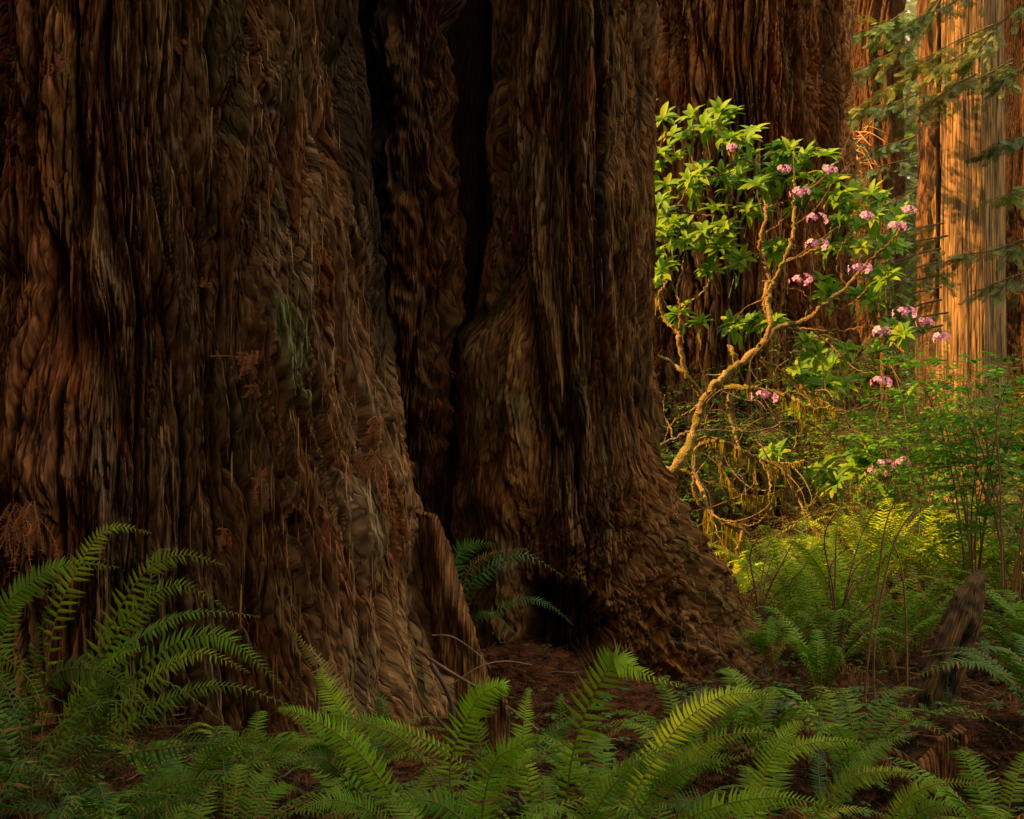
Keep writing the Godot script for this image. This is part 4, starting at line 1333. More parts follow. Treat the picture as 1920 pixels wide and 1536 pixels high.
	drawn(t, [[1640, 1600], [1690, 1510], [1750, 1472], [1842, 1468]], 4.0, 4.0, 0.05, 46, lit)
	drawn(t, [[1640, 1600], [1700, 1540], [1760, 1510], [1850, 1540]], 3.8, 3.7, 0.06, 44, mid)
	rosette(t, 5, 0.42, 0.18, 0.06, 42, mid)
	skirt(t, 4, 0.5)
	t = fern_at(1330, 3.7, "sword fern cut by the bottom edge, right of the bright centre fern")
	rosette(t, 8, 0.5, 0.3, 0.07, 42, mid)
	skirt(t, 4, 0.5)
	# ---- in the cleft
	t = fern_at(872, 7.0, "small sword fern growing in the cleft between the two great trunks")
	drawn(t, [[868, 1170], [880, 1100], [930, 1058], [985, 1040], [1058, 1082]], 7.0, 6.9, 0.10, 30, Color(0.075, 0.15, 0.06))
	drawn(t, [[866, 1170], [870, 1090], [900, 1050], [940, 1035], [985, 1030]], 7.0, 6.9, 0.055, 34, Color(0.13, 0.16, 0.04), 0.0, 0.12)
	drawn(t, [[872, 1172], [920, 1150], [980, 1125], [1030, 1135], [1075, 1172]], 7.0, 6.8, 0.06, 38, Color(0.075, 0.15, 0.05))
	drawn(t, [[870, 1172], [900, 1150], [935, 1160], [968, 1190]], 7.0, 6.8, 0.05, 30, deep)
	drawn(t, [[860, 1150], [850, 1060], [880, 1022], [930, 1020]], 7.2, 7.3, 0.11, 30, deep)
	drawn(t, [[940, 1060], [960, 1035], [985, 1028], [990, 1045]], 6.9, 6.8, 0.03, 22, Color(0.25, 0.1, 0.04), 0.0, 0.8)
	# ---- deer fern by the stump and ferns round it
	t = fern_at(1765, 6.0, "small deer fern with upright ladder fronds before the broken stump")
	for k in [[1745, 1285], [1778, 1268], [1722, 1320], [1800, 1300], [1765, 1320]]:
		drawn(t, [[1762, 1372], [lerpf(1762, k[0], 0.6), 1335], [k[0], k[1]]], 6.0, 5.9, 0.045, 30, Color(0.09, 0.19, 0.055))
	drawn(t, [[1758, 1370], [1710, 1345], [1680, 1328], [1665, 1322]], 6.0, 5.8, 0.04, 26, lit)
	t = fern_at(1985, 5.9, "sword fern right of the deer fern")
	rosette(t, 9, 0.5, 0.28, 0.08, 40, Color(0.085, 0.15, 0.03))
	skirt(t, 4, 0.5)
	t = fern_at(1960, 5.4, "sword fern cut by the right border, below the stump")
	rosette(t, 11, 0.6, 0.32, 0.08, 40, Color(0.075, 0.14, 0.03))
	skirt(t, 4, 0.5)
	t = fern_at(1965, 7.6, "sword fern behind the broken stump at the right border")
	rosette(t, 14, 0.75, 0.5, 0.09, 40, mid)
	skirt(t, 4, 0.5)
	# ---- the bank of ferns in the light beyond
	var bank := [
		[1590, 8.3, 0.8, 0.62, "tall sword fern with dark fronds at the middle of the lit bank"],
		[1480, 8.9, 0.7, 0.5, "sword fern at the left of the lit bank, near the spreading foot"],
		[1710, 10.3, 0.9, 0.62, "tall sword fern catching yellow sun, left of the broken stump"],
		[1640, 10.2, 0.85, 0.66, "sword fern with an upright frond, behind the middle of the lit bank"],
		[1790, 10.2, 0.8, 0.5, "sword fern behind the top of the broken stump"],
		[1430, 10.4, 0.7, 0.45, "small bright sword fern under the hanging moss"],
		[1530, 10.6, 0.8, 0.42, "sword fern at the back of the lit bank, right of the hanging moss"],
		[1880, 10.2, 0.9, 0.6, "sword fern far right, beyond the broken stump"],
		[1720, 11.6, 0.9, 0.5, "sword fern before the flared foot of the shaggy trunk"],
		[1365, 9.9, 0.5, 0.35, "low sword fern between the spreading foot and the hanging moss"]]
	for b in bank:
		t = fern_at(b[0], b[1], b[4])
		skirt(t, 3, 0.6)
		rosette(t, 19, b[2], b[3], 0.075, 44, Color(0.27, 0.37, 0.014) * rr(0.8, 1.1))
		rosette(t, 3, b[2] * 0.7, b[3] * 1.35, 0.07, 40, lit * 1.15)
	# ---- small ferns that fill the floor
	var fill := [
		[330, 3.9, 0.45, 0.26, "small dim fern at the bottom border, left of the upright fern"],
		[560, 3.7, 0.45, 0.24, "small fern at the bottom border, under the upright fern"],
		[1000, 3.55, 0.5, 0.28, "small fern at the bottom border, under the bright centre fern"],
		[1560, 3.75, 0.5, 0.26, "small fern at the bottom border, left of the corner fern"],
		[1440, 7.6, 0.5, 0.36, "small dark fern at the spreading foot's right edge"],
		[1540, 7.9, 0.55, 0.42, "dark fern between the spreading foot and the tall brown stem"],
		[1660, 7.7, 0.6, 0.46, "dark fern right of the tall brown stem"],
		[1720, 8.2, 0.6, 0.5, "dark fern left of the broken stump's top"],
		[1910, 7.6, 0.5, 0.36, "dark fern right of the broken stump's hollow"],
		[1150, 4.75, 0.5, 0.32, "low fern on the litter behind the bright centre fern's right side"],
		[1300, 5.2, 0.45, 0.3, "low fern behind the broad right-pointing frond"],
		[1430, 5.6, 0.5, 0.3, "low fern in the sorrel, midway to the spreading foot"],
		[1600, 5.2, 0.55, 0.34, "fern before the tall brown stem, low in the sorrel"],
		[1540, 6.9, 0.5, 0.4, "dark fern left of the tall brown stem"],
		[660, 5.0, 0.45, 0.28, "low fern pressed against the great trunk's foot"],
		[480, 5.2, 0.4, 0.25, "low dim fern in the dark at the great trunk's foot"],
		[1240, 3.6, 0.5, 0.3, "small fern at the bottom border, right of the bright centre fern"],
		[150, 3.8, 0.5, 0.3, "small dim fern in the bottom left corner"],
		[430, 4.3, 0.45, 0.24, "small dim fern on bare litter at the bottom left"],
		[330, 4.9, 0.45, 0.28, "dim fern behind the arching clump's right side"],
		[1870, 4.5, 0.5, 0.24, "grey green fern at the right border, right of the broken slab"],
		[1780, 3.7, 0.5, 0.2, "low fern at the bottom border, under the broken slab"]
	]
	for b in fill:
		t = fern_at(b[0], b[1], b[4])
		skirt(t, 3, 0.4)
		rosette(t, 12, b[2], b[3], 0.06, 36, mid * rr(0.85, 1.15))

# ---------------------------------------------------------------- shrubs, boughs, ground plants
func oval_leaf(len_: float, wid: float) -> ArrayMesh:
	var mb := MB.new()
	mb.add(Vector3.ZERO)
	mb.add(Vector3(-wid * 0.5, wid * 0.12, len_ * 0.45))
	mb.add(Vector3(0, -wid * 0.05, len_ * 0.5))
	mb.add(Vector3(wid * 0.5, wid * 0.12, len_ * 0.45))
	mb.add(Vector3(0, -wid * 0.1, len_))
	mb.tri(0, 1, 2)
	mb.tri(0, 2, 3)
	mb.tri(1, 4, 2)
	mb.tri(2, 4, 3)
	return mb.mesh()

# a flat spray of a conifer: a twig along +z with side twigs and two ranks of short needles
func needle_spray() -> ArrayMesh:
	var mb := MB.new()
	var white := Color(1, 1, 1)
	for k in 9:
		for s in [-1.0, 1.0]:
			var z := 0.03 + 0.022 * k
			var l := 0.085 * (1.0 - 0.075 * k)
			var a := Vector3(0, 0.0, z)
			var d := Vector3(s * 0.78, -0.10, 0.62).normalized()
			for j in 5:
				var p := a + d * l * (j + 0.4) / 5.0
				for q in [-1.0, 1.0]:
					var nd := (d.rotated(Vector3.UP, q * 0.95) + Vector3(0, rr(-0.15, 0.1), 0)) * 0.017
					var wv := d * 0.0042
					var i0 := mb.add(p - wv, white)
					mb.add(p + wv, white)
					mb.add(p + nd, white)
					mb.tri(i0, i0 + 1, i0 + 2)
			var w := Vector3(0, 0, 0.0014)
			var i1 := mb.add(a - w, Color(0.7, 0.6, 0.5))
			mb.add(a + w, Color(0.7, 0.6, 0.5))
			mb.add(a + d * l, white)
			mb.tri(i1, i1 + 1, i1 + 2)
	return mb.mesh()

var oval: ArrayMesh
var spray: ArrayMesh

func shrub(called: String, label: String, cat: String, at: Vector3, height: float, spread: float, stems: int, leaves: int, leaf: float, col: Color, bark: Color, group := "", droop := 0.2) -> void:
	var t := thing(called, label, cat, at, group)
	var xs := []
	var cs := []
	for i in stems:
		var a := rr(0, TAU)
		var out := Vector3(cos(a), 0, sin(a))
		var h := height * rr(0.55, 1.05)
		var r := spread * rr(0.3, 1.0)
		var pts := spline([Vector3(rr(-0.05, 0.05), -0.05, rr(-0.05, 0.05)), out * r * 0.25 + Vector3(0, h * 0.45, 0), out * r * 0.6 + Vector3(rr(-0.1, 0.1), h * 0.8, rr(-0.1, 0.1)), out * r + Vector3(0, h, 0)], 5)
		var mb := MB.new()
		tube(mb, pts, 0.007 * rr(0.7, 1.3), 0.002, 4, bark * rr(0.7, 1.2))
		var n := leaves / stems
		var twigs := maxi(3, n / 9)
		for k in twigs:
			var f := rr(0.30, 1.0) * (pts.size() - 1)
			var j := mini(int(f), pts.size() - 2)
			var p: Vector3 = pts[j].lerp(pts[j + 1], f - j)
			var b := rr(0, TAU)
			var dir := (Vector3(cos(b), rr(-0.1, 0.35), sin(b)) + out * 0.3).normalized()
			var l := rr(0.5, 1.0) * spread * 0.55
			tube(mb, [p, p + dir * l * 0.5 + Vector3(0, 0.02, 0), p + dir * l - Vector3(0, l * droop, 0)], 0.002, 0.001, 3, bark)
			for q in maxi(4, n / twigs):
				var g := rr(0.15, 1.05)
				var pos := p + dir * l * g - Vector3(0, l * droop * g * g, 0)
				var yaw := atan2(dir.x, dir.z) + (0.9 if q % 2 else -0.9) + rr(-0.3, 0.3)
				var s := leaf * rr(0.7, 1.25)
				xs.append(Transform3D(Basis(Vector3.UP, yaw) * Basis(Vector3.RIGHT, rr(-0.1, 0.5)) * Basis(Vector3.BACK, rr(-0.4, 0.4)) * Basis.from_scale(Vector3(s, s, s)), pos))
				cs.append(col * rr(0.7, 1.3))
		part("stem", mb.mesh(), mats.twig, t)
	scatter("leaves", oval, mats.fine, xs, cs, t)

# a bough of needles: pixels of the photograph from its thick end to its tip
func bough(label: String, list: Array, d0: float, d1: float, n: int, wide: float, col: Color, size := 1.0, called := "conifer_bough") -> void:
	var pts := []
	for i in list.size():
		pts.append(px(list[i][0], list[i][1], lerpf(d0, d1, float(i) / (list.size() - 1))))
	bough3(label, pts, n, wide, col, size, called)

func bough3(label: String, pts: Array, n: int, wide: float, col: Color, size := 1.0, called := "conifer_bough") -> void:
	var t := thing(called, label, "conifer bough", pts[0])
	for i in range(pts.size() - 1, -1, -1):
		pts[i] -= pts[0]
	var line := spline(pts, 6)
	var mb := MB.new()
	tube(mb, line, 0.016 * size, 0.003, 5, Color(0.09, 0.06, 0.035))
	var xs := []
	var cs := []
	n = int(n * 0.75)
	var twigs := maxi(4, n / 7)
	for k in twigs:
		var f := rr(0.03, 1.0) * (line.size() - 1)
		var j := mini(int(f), line.size() - 2)
		var p: Vector3 = line[j].lerp(line[j + 1], f - j)
		var along: Vector3 = (line[j + 1] - line[j]).normalized()
		var side := along.cross(Vector3.UP).normalized() * (1.0 if rng.randf() < 0.5 else -1.0)
		var dir := (along * rr(0.3, 1.0) + side * rr(0.4, 1.0) + Vector3(0, rr(-0.55, 0.15), 0)).normalized()
		var l := wide * rr(0.4, 1.0)
		tube(mb, [p, p + dir * l * 0.5, p + dir * l + Vector3(0, -0.12 * l, 0)], 0.004 * size, 0.0012, 3, Color(0.10, 0.065, 0.04))
		for q in 7:
			var g := (q + rr(0.2, 1.0)) / 7.0
			var pos := p + dir * l * g + Vector3(0, -0.12 * l * g * g, 0)
			var yaw := atan2(dir.x, dir.z) + rr(-0.9, 0.9)
			var s := size * rr(0.45, 0.9)
			xs.append(Transform3D(Basis(Vector3.UP, yaw) * Basis(Vector3.RIGHT, rr(0.1, 1.1)) * Basis(Vector3.BACK, rr(-0.9, 0.9)) * Basis.from_scale(Vector3(s, s, s)), pos))
			cs.append(col * rr(0.6, 1.5))
	part("branch", mb.mesh(), mats.twig, t)
	scatter("foliage", spray, mats.needle, xs, cs, t)

func understory_tree(label: String, at: Vector3, height: float, radius: float, n: int, col: Color, size: float) -> void:
	var t := thing("understory_tree", label, "tree", at)
	var mb := MB.new()
	tube(mb, spline([Vector3(0, -0.2, 0), Vector3(rr(-0.2, 0.2), height * 0.5, 0), Vector3(rr(-0.3, 0.3), height, 0)], 5), radius * 0.05, radius * 0.012, 6, Color(0.12, 0.08, 0.05))
	var xs := []
	var cs := []
	var limbs := n / 26
	for k in limbs:
		var y := height * pow(rng.randf(), 0.8)
		var a := rr(0, TAU)
		var l := radius * rr(0.45, 1.0) * sqrt(maxf(0.15, 1.0 - 0.75 * y / height))
		var dir := Vector3(cos(a), rr(-0.2, 0.15), sin(a)).normalized()
		tube(mb, [Vector3(0, y, 0), Vector3(0, y, 0) + dir * l], radius * 0.012, radius * 0.003, 3, Color(0.12, 0.08, 0.05))
		for q in 26:
			var g := sqrt(rr(0.03, 1.0))
			var p := Vector3(0, y, 0) + dir * l * g + Vector3(rr(-1, 1), rr(-0.6, 0.3), rr(-1, 1)) * radius * 0.16
			var s := size * rr(0.7, 1.4)
			xs.append(Transform3D(Basis(Vector3.UP, rr(0, TAU)) * Basis(Vector3.RIGHT, rr(-0.2, 0.7)) * Basis.from_scale(Vector3(s, s, s)), p))
			cs.append(col * rr(0.6, 1.4))
	part("trunk", mb.mesh(), mats.twig, t)
	scatter("crown", oval, mats.fine, xs, cs, t)

func on_ground(x: float, d: float) -> Vector3:
	var wx := (x - 960.0) / F * d
	return Vector3(wx, ground_y(wx, -d), -d)

func build_plants() -> void:
	oval = oval_leaf(1.0, 0.55)
	spray = needle_spray()
	# ---- wood sorrel, three heart-shaped leaflets on a thin stalk
	var mb := MB.new()
	for k in 3:
		var a := TAU * k / 3.0
		var u := Vector3(cos(a), 0, sin(a))
		var w := Vector3(-sin(a), 0, cos(a))
		var c := mb.add(Vector3(0, 0, 0))
		mb.add(u * 0.45 - Vector3(0, 0.03, 0))
		mb.add(u * 0.62 + w * 0.52 - Vector3(0, 0.16, 0))
		mb.add(u * 0.95 + w * 0.42 - Vector3(0, 0.22, 0))
		mb.add(u * 0.84 - Vector3(0, 0.10, 0))
		mb.add(u * 0.95 - w * 0.42 - Vector3(0, 0.22, 0))
		mb.add(u * 0.62 - w * 0.52 - Vector3(0, 0.16, 0))
		for q in [[0, 2, 1], [1, 2, 3], [1, 3, 4], [0, 1, 6], [1, 5, 6], [1, 4, 5]]:
			mb.tri(c + q[0], c + q[1], c + q[2])
	tube(mb, [Vector3.ZERO, Vector3(0.1, -1.2, 0), Vector3(0.1, -3.0, 0.1)], 0.03, 0.03, 3, Color(0.9, 0.6, 0.4))
	var xs := []
	var cs := []
	for i in 7000:
		var x := rr(-3.2, 4.2)
		var z := rr(-11.0, -3.4)
		var dens := clampf(0.15 + 1.6 * N.get_noise_2d(x * 0.8 + 3.0, z * 0.8), 0.0, 1.0)
		if x > -0.2 and x < 2.2 and z < -5.4 and z > -8.3:
			dens += 0.45
		if pow((x - 0.1) / 0.6, 2) + pow((z + 7.3) / 0.5, 2) < 1.0:
			dens *= 0.15
		if rng.randf() > dens:
			continue
		var s := rr(0.020, 0.042)
		xs.append(Transform3D(Basis(Vector3.UP, rr(0, TAU)) * Basis(Vector3.RIGHT, rr(-0.35, 0.45)) * Basis.from_scale(Vector3(s, s, s)), Vector3(x, ground_y(x, z) + rr(0.03, 0.08), z)))
		cs.append(Color(0.065, 0.15, 0.045).lerp(Color(0.10, 0.19, 0.04), rng.randf()) * rr(0.75, 1.25))
	var o := scatter("wood_sorrel", mb.mesh(), mats.fine, xs, cs)
	o.set_meta("label", "green three-leaved wood sorrel covering the forest floor")
	o.set_meta("category", "ground cover")
	# ---- litter of dead redwood sprigs
	mb = MB.new()
	for k in 7:
		for s in [-1.0, 1.0]:
			var p := Vector3(0, 0.002 * k, -0.5 + k * 0.15)
			var i0 := mb.add(p)
			mb.add(p + Vector3(0, 0, 0.05))
			mb.add(p + Vector3(s * 0.22, rr(-0.02, 0.06), 0.16))
			mb.tri(i0, i0 + 1, i0 + 2)
	tube(mb, [Vector3(0, 0, -0.6), Vector3(0.03, 0.03, 0), Vector3(0, 0, 0.6)], 0.016, 0.010, 3, Color(1, 1, 1))
	xs = []
	cs = []
	for i in 26000:
		var near := i < 7000
		var x := rr(-0.75, 0.7) if near else rr(-3.4, 4.2)
		var z := rr(-8.1, -5.9) if near else rr(-10.5, -3.4)
		var s := rr(0.05, 0.12)
		xs.append(Transform3D(Basis(Vector3.UP, rr(0, TAU)) * Basis(Vector3.RIGHT, rr(-0.35, 0.35)) * Basis(Vector3.BACK, rr(-0.8, 0.8)) * Basis.from_scale(Vector3(s, s, s)), Vector3(x, ground_y(x, z) + rr(0.0, 0.035), z)))
		cs.append(Color(0.17, 0.062, 0.026).lerp(Color(0.095, 0.045, 0.024), rng.randf()) * rr(0.6, 1.3))
	o = scatter("needle_litter", mb.mesh(), mats.litter, xs, cs)
	o.set_meta("label", "red brown dead redwood sprigs strewn over the forest floor")
	o.set_meta("category", "litter")
	mb = MB.new()
	tube(mb, [Vector3(0, 0, -0.5), Vector3(0.03, 0.03, -0.2), Vector3(-0.02, 0.04, 0.15), Vector3(0.05, 0, 0.5)], 0.022, 0.012, 4, Color(1, 1, 1))
	tube(mb, [Vector3(-0.02, 0.04, 0.1), Vector3(0.12, 0.05, 0.25), Vector3(0.16, 0.03, 0.4)], 0.012, 0.008, 3, Color(1, 1, 1))
	xs = []
	cs = []
	for i in 700:
		var x := rr(-3.2, 4.2)
		var z := rr(-10.5, -4.4)
		var s := rr(0.10, 0.28)
		xs.append(Transform3D(Basis(Vector3.UP, rr(0, TAU)) * Basis(Vector3.RIGHT, rr(-0.15, 0.15)) * Basis(Vector3.BACK, rr(0, TAU)) * Basis.from_scale(Vector3(s, s, s)), Vector3(x, ground_y(x, z) + rr(0.005, 0.05), z)))
		cs.append(Color(0.20, 0.11, 0.06).lerp(Color(0.11, 0.085, 0.065), rng.randf()) * rr(0.6, 1.4))
	o = scatter("fallen_twigs", mb.mesh(), mats.litter, xs, cs)
	o.set_meta("label", "small brown twigs fallen all over the forest floor")
	o.set_meta("category", "litter")
	# ---- dead sprigs caught on the bark
	var clumps := [
		[690, 880, 60, 0.36, "largest tangle of dead orange redwood sprigs hanging on the great trunk"],
		[682, 1065, 34, 0.22, "tangle of dead sprigs low on the great trunk, below the largest tangle"],
		[488, 895, 20, 0.16, "dead sprigs hanging from a bark edge at the middle of the great trunk"],
		[478, 672, 18, 0.16, "dead sprigs hanging left of the pale lichen flake"],
		[585, 465, 12, 0.12, "small dead sprig high on the great trunk's right half"],
		[628, 680, 10, 0.11, "small dead sprig right of the pale lichen flake"],
		[425, 1005, 12, 0.14, "thin dead sprigs above the fern tips on the great trunk"],
		[470, 735, 7, 0.13, "curved dead twig under the pale lichen flake"],
		[395, 535, 5, 0.10, "curled dead twig at the upper middle of the great trunk"],
		[116, 120, 8, 0.13, "dead sprig at the top left of the great trunk"],
		[345, 80, 7, 0.10, "dead sprig near the top edge, left of centre of the great trunk"],
		[705, 790, 14, 0.10, "short tuft of dead sprigs above the largest tangle"],
		[40, 975, 70, 0.32, "heap of dead redwood sprigs lodged at the left border above the ferns"]]
	for k in clumps:
		var hit := on_bark("great", k[0], k[1])
		var p: Vector3 = hit[0] + hit[1] * 0.015
		mb = MB.new()
		for i in k[2]:
			var a: Vector3 = Vector3(rr(-1, 1), rr(-0.4, 1.3), rr(0, 0.3)) * k[3] * 0.22
			var l: float = k[3] * rr(0.2, 1.0) * (0.55 if i % 4 else 1.0)
			var dir := Vector3(rr(-0.4, 0.4), -1.0 if i % 5 else rr(-0.9, 0.1), rr(0.0, 0.3)).normalized()
			var bend := Vector3(rr(-1, 1), rr(-0.3, 0.3), rr(0, 0.5)) * l * 0.25
			var c := Color(0.34, 0.125, 0.055).lerp(Color(0.22, 0.10, 0.05), rng.randf()) * rr(0.7, 1.25)
			var line := spline([a, a + dir * l * 0.4 + bend, a + dir * l * 0.75 + bend * 1.2, a + dir * l + bend], 3)
			tube(mb, line, 0.0026, 0.0013, 3, c)
			for q in range(1, line.size()):
				for s in [-1.0, 1.0]:
					var u := Vector3(s * rr(0.5, 1.0), rr(-0.8, 0.0), rr(-0.3, 0.6)).normalized() * rr(0.010, 0.022)
					var i0 := mb.add(line[q] + Vector3(0, 0.003, 0), c)
					mb.add(line[q] - Vector3(0, 0.003, 0), c)
					mb.add(line[q] + u, c)
					mb.tri(i0, i0 + 1, i0 + 2)
		single("dead_sprig", mb.mesh(), mats.litter, k[4], "dead sprig", p, "dead sprigs caught on the great trunk")
	# ---- green sprig at the edge of the trunk with the burl
	bough("tiny green conifer sprig sticking out from the right edge of the trunk with the burl", [[1196, 82], [1206, 80], [1214, 84], [1224, 92]], 8.0, 7.95, 10, 0.03, Color(0.10, 0.17, 0.05), 0.22)

	# ---- fallen sticks
	var sticks := [
		[[[805, 1235], [860, 1270], [930, 1310], [1010, 1370]], 6.1, 0.009, Color(0.20, 0.11, 0.075), "long straight reddish stick leaning from the great trunk's foot"],
		[[[810, 1192], [850, 1195], [900, 1230], [920, 1255]], 6.2, 0.004, Color(0.24, 0.14, 0.09), "thin curved twig arching beside the great trunk's right foot"],
		[[[845, 1285], [900, 1250], [950, 1240], [1000, 1248]], 6.15, 0.004, Color(0.26, 0.16, 0.10), "thin pale twig arching right over the litter mound"],
		[[[808, 1245], [835, 1290], [850, 1340], [846, 1410]], 6.05, 0.014, Color(0.10, 0.07, 0.05), "dark bent stick standing at the great trunk's right corner"],
		[[[808, 1335], [850, 1380], [900, 1420], [960, 1450]], 5.7, 0.007, Color(0.13, 0.08, 0.05), "dark stick lying behind the bright centre fern"],
		[[[970, 1490], [1000, 1520], [1060, 1545]], 4.7, 0.009, Color(0.14, 0.10, 0.07), "stick lying on the ground at the bottom centre"],
		[[[500, 1535], [560, 1510], [605, 1485]], 4.7, 0.004, Color(0.30, 0.14, 0.06), "thin orange twig on the ground at the bottom, left of centre"]]
	for k in sticks:
		var pts := []
		for q in k[0]:
			pts.append(px(q[0], q[1], k[1]))
		mb = MB.new()
		tube(mb, spline(pts, 6), k[2], k[2] * 0.6, 6, k[3], 0.3, k[3] * 0.6)
		single("stick", mb.mesh(), mats.twig, k[4], "stick", Vector3.ZERO, "sticks fallen round the great trunk's foot")

	# ---- shrubs behind and beside the rhododendron
	var bright := Color(0.19, 0.31, 0.025)
	var cool := Color(0.06, 0.15, 0.04)
	var bk := Color(0.16, 0.09, 0.05)
	shrub("huckleberry_bush", "fine-leaved green bush behind the rhododendron's forked limb", "bush", on_ground(1330, 12.6), 1.7, 0.8, 11, 3000, 0.034, Color(0.10, 0.26, 0.025), bk)
	shrub("huckleberry_bush", "fine-leaved bush behind the middle of the rhododendron", "bush", on_ground(1500, 12.8), 2.3, 0.9, 14, 4200, 0.034, Color(0.12, 0.28, 0.025), bk)
	shrub("huckleberry_bush", "fine-leaved bush right of the rhododendron, before the flared foot", "bush", on_ground(1620, 12.2), 2.1, 0.9, 14, 4200, 0.036, bright, bk)
	shrub("huckleberry_bush", "low dark bush under the rhododendron's hanging moss", "bush", on_ground(1450, 12.1), 0.6, 0.8, 10, 1300, 0.032, cool, bk)
	shrub("huckleberry_bush", "low tangled bush between the hanging moss and the broken stump", "bush", on_ground(1600, 11.6), 0.65, 0.8, 14, 1800, 0.030, Color(0.07, 0.13, 0.03), bk)
	shrub("huckleberry_bush", "yellow green bush at the far right, below the barkless snag", "bush", on_ground(1840, 15.0), 1.8, 1.2, 14, 3600, 0.045, Color(0.24, 0.27, 0.03), bk)
	shrub("huckleberry_bush", "bush before the barkless snag, its left side", "bush", on_ground(1740, 16.0), 2.2, 1.2, 14, 3400, 0.045, Color(0.15, 0.24, 0.035), bk)
	shrub("huckleberry_bush", "bush at the right border in sun, beyond the vine maple", "bush", on_ground(1950, 13.0), 1.7, 1.1, 14, 3400, 0.045, Color(0.2, 0.26, 0.03), bk)
	shrub("vine_maple", "slender bush with flat layers of thin leaves at the right border", "bush", on_ground(1830, 9.6), 2.0, 0.85, 12, 1700, 0.075, Color(0.13, 0.28, 0.025), Color(0.22, 0.12, 0.05), "", 0.05)
	shrub("vine_maple", "taller slender bush with orange stems cut by the right border", "bush", on_ground(1900, 9.0), 2.3, 0.8, 10, 1200, 0.075, Color(0.13, 0.28, 0.025), Color(0.26, 0.13, 0.05), "", 0.05)
	shrub("vine_maple", "slender bush with few thin leaves, left of the barkless snag", "bush", on_ground(1720, 10.8), 1.9, 0.8, 11, 1500, 0.070, Color(0.12, 0.28, 0.025), Color(0.2, 0.12, 0.06), "", 0.05)
	shrub("huckleberry_bush", "bush of small leaves between the finely ribbed trunk and the rhododendron's right end", "bush", on_ground(1690, 14.0), 2.0, 1.0, 12, 3600, 0.038, Color(0.15, 0.27, 0.03), bk)
	shrub("huckleberry_bush", "low sunny bush between the stump and the barkless snag", "bush", on_ground(1770, 12.0), 1.0, 1.0, 14, 2600, 0.04, Color(0.16, 0.24, 0.03), bk)
	shrub("huckleberry_bush", "dark bush right of the stump at the right border", "bush", on_ground(1930, 9.8), 0.8, 0.8, 12, 2000, 0.036, Color(0.08, 0.18, 0.03), bk)
	shrub("bare_bush", "leafless reddish twiggy bush at the spreading foot's right edge", "bush", on_ground(1415, 8.1), 0.75, 0.5, 10, 90, 0.022, Color(0.10, 0.10, 0.03), Color(0.16, 0.07, 0.035))
	shrub("bare_bush", "leafless thin-stemmed bush before the lit ferns", "bush", on_ground(1560, 7.7), 1.0, 0.5, 10, 90, 0.022, Color(0.10, 0.10, 0.03), Color(0.15, 0.07, 0.04))
	# tall bare stems in front of the bank
	var stems := [
		[[[1618, 1440], [1625, 1260], [1645, 1100], [1662, 980], [1690, 920]], 6.6, "tall thin brown stem standing before the lit ferns"],
		[[[1640, 1330], [1640, 1200], [1665, 1060], [1690, 990], [1740, 930], [1760, 895]], 6.9, "thin stem leaning right, beside the tall brown stem"],
		[[[1700, 1350], [1700, 1200], [1690, 1060], [1660, 1000]], 7.2, "thin stem leaning left, right of the tall brown stem"],
		[[[1880, 1100], [1875, 900], [1870, 780], [1900, 690]], 8.2, "thin orange stem near the right border above the stump"],
		[[[1370, 1160], [1400, 1120], [1450, 1080], [1480, 1040]], 8.0, "short dark twig slanting up from the spreading foot"]]
	for k in stems:
		var pts := []
		for q in k[0]:
			pts.append(px(q[0], q[1], k[1]))
		mb = MB.new()
		tube(mb, spline(pts, 6), 0.008, 0.003, 5, Color(0.17, 0.085, 0.04), 0.3, Color(0.24, 0.12, 0.05))
		single("bare_sapling", mb.mesh(), mats.twig, k[2], "stem", Vector3.ZERO, "bare stems before the lit ferns")

	# ---- conifer boughs at the right
	var dk := Color(0.14, 0.175, 0.03)
	bough("long conifer bough slanting down from the top edge across the pale snag", [[1790, -60], [1740, 40], [1690, 90], [1610, 130], [1560, 160]], 17.0, 16.5, 330, 0.75, dk)
	bough("dark conifer bough hanging across the top of the finely ribbed trunk", [[1860, 60], [1790, 110], [1700, 150], [1620, 190]], 18.0, 17.5, 300, 0.8, dk)
	bough("conifer bough below the first, over the finely ribbed trunk", [[1760, 160], [1700, 185], [1640, 200], [1590, 215]], 20.0, 19.5, 240, 0.8, Color(0.05, 0.10, 0.04))
	bough("blue green conifer bough halfway down the finely ribbed trunk", [[1730, 250], [1690, 265], [1640, 275], [1600, 262]], 21.0, 20.5, 220, 0.8, Color(0.045, 0.10, 0.05))
	bough("conifer bough left of the barkless snag, at mid height", [[1760, 330], [1720, 350], [1680, 370], [1640, 350]], 21.0, 20.5, 220, 0.8, Color(0.05, 0.10, 0.04))
	bough("yellow tipped conifer bough across the top of the pale snag", [[1880, 40], [1830, 60], [1770, 90], [1730, 120]], 17.5, 17.0, 200, 0.5, Color(0.14, 0.15, 0.02))
	bough("thin dark bough with drooping tips, crossing the black-edged trunk", [[1990, -40], [1890, 30], [1840, 90], [1820, 130]], 16.0, 15.8, 140, 0.5, dk)
	bough("dark bough reaching in from the right border before the barkless snag", [[2010, 420], [1930, 445], [1860, 470], [1790, 478]], 14.0, 13.8, 150, 0.45, Color(0.10, 0.12, 0.03))
	bough("sparse bough at the right border, above the dark bough", [[2000, 230], [1930, 255], [1880, 262]], 14.0, 13.9, 90, 0.4, Color(0.05, 0.09, 0.03))
	bough("dark bough at the right border, under the sunlit patch of the barkless snag", [[1990, 340], [1930, 350], [1880, 372]], 14.2, 14.0, 90, 0.4, dk)
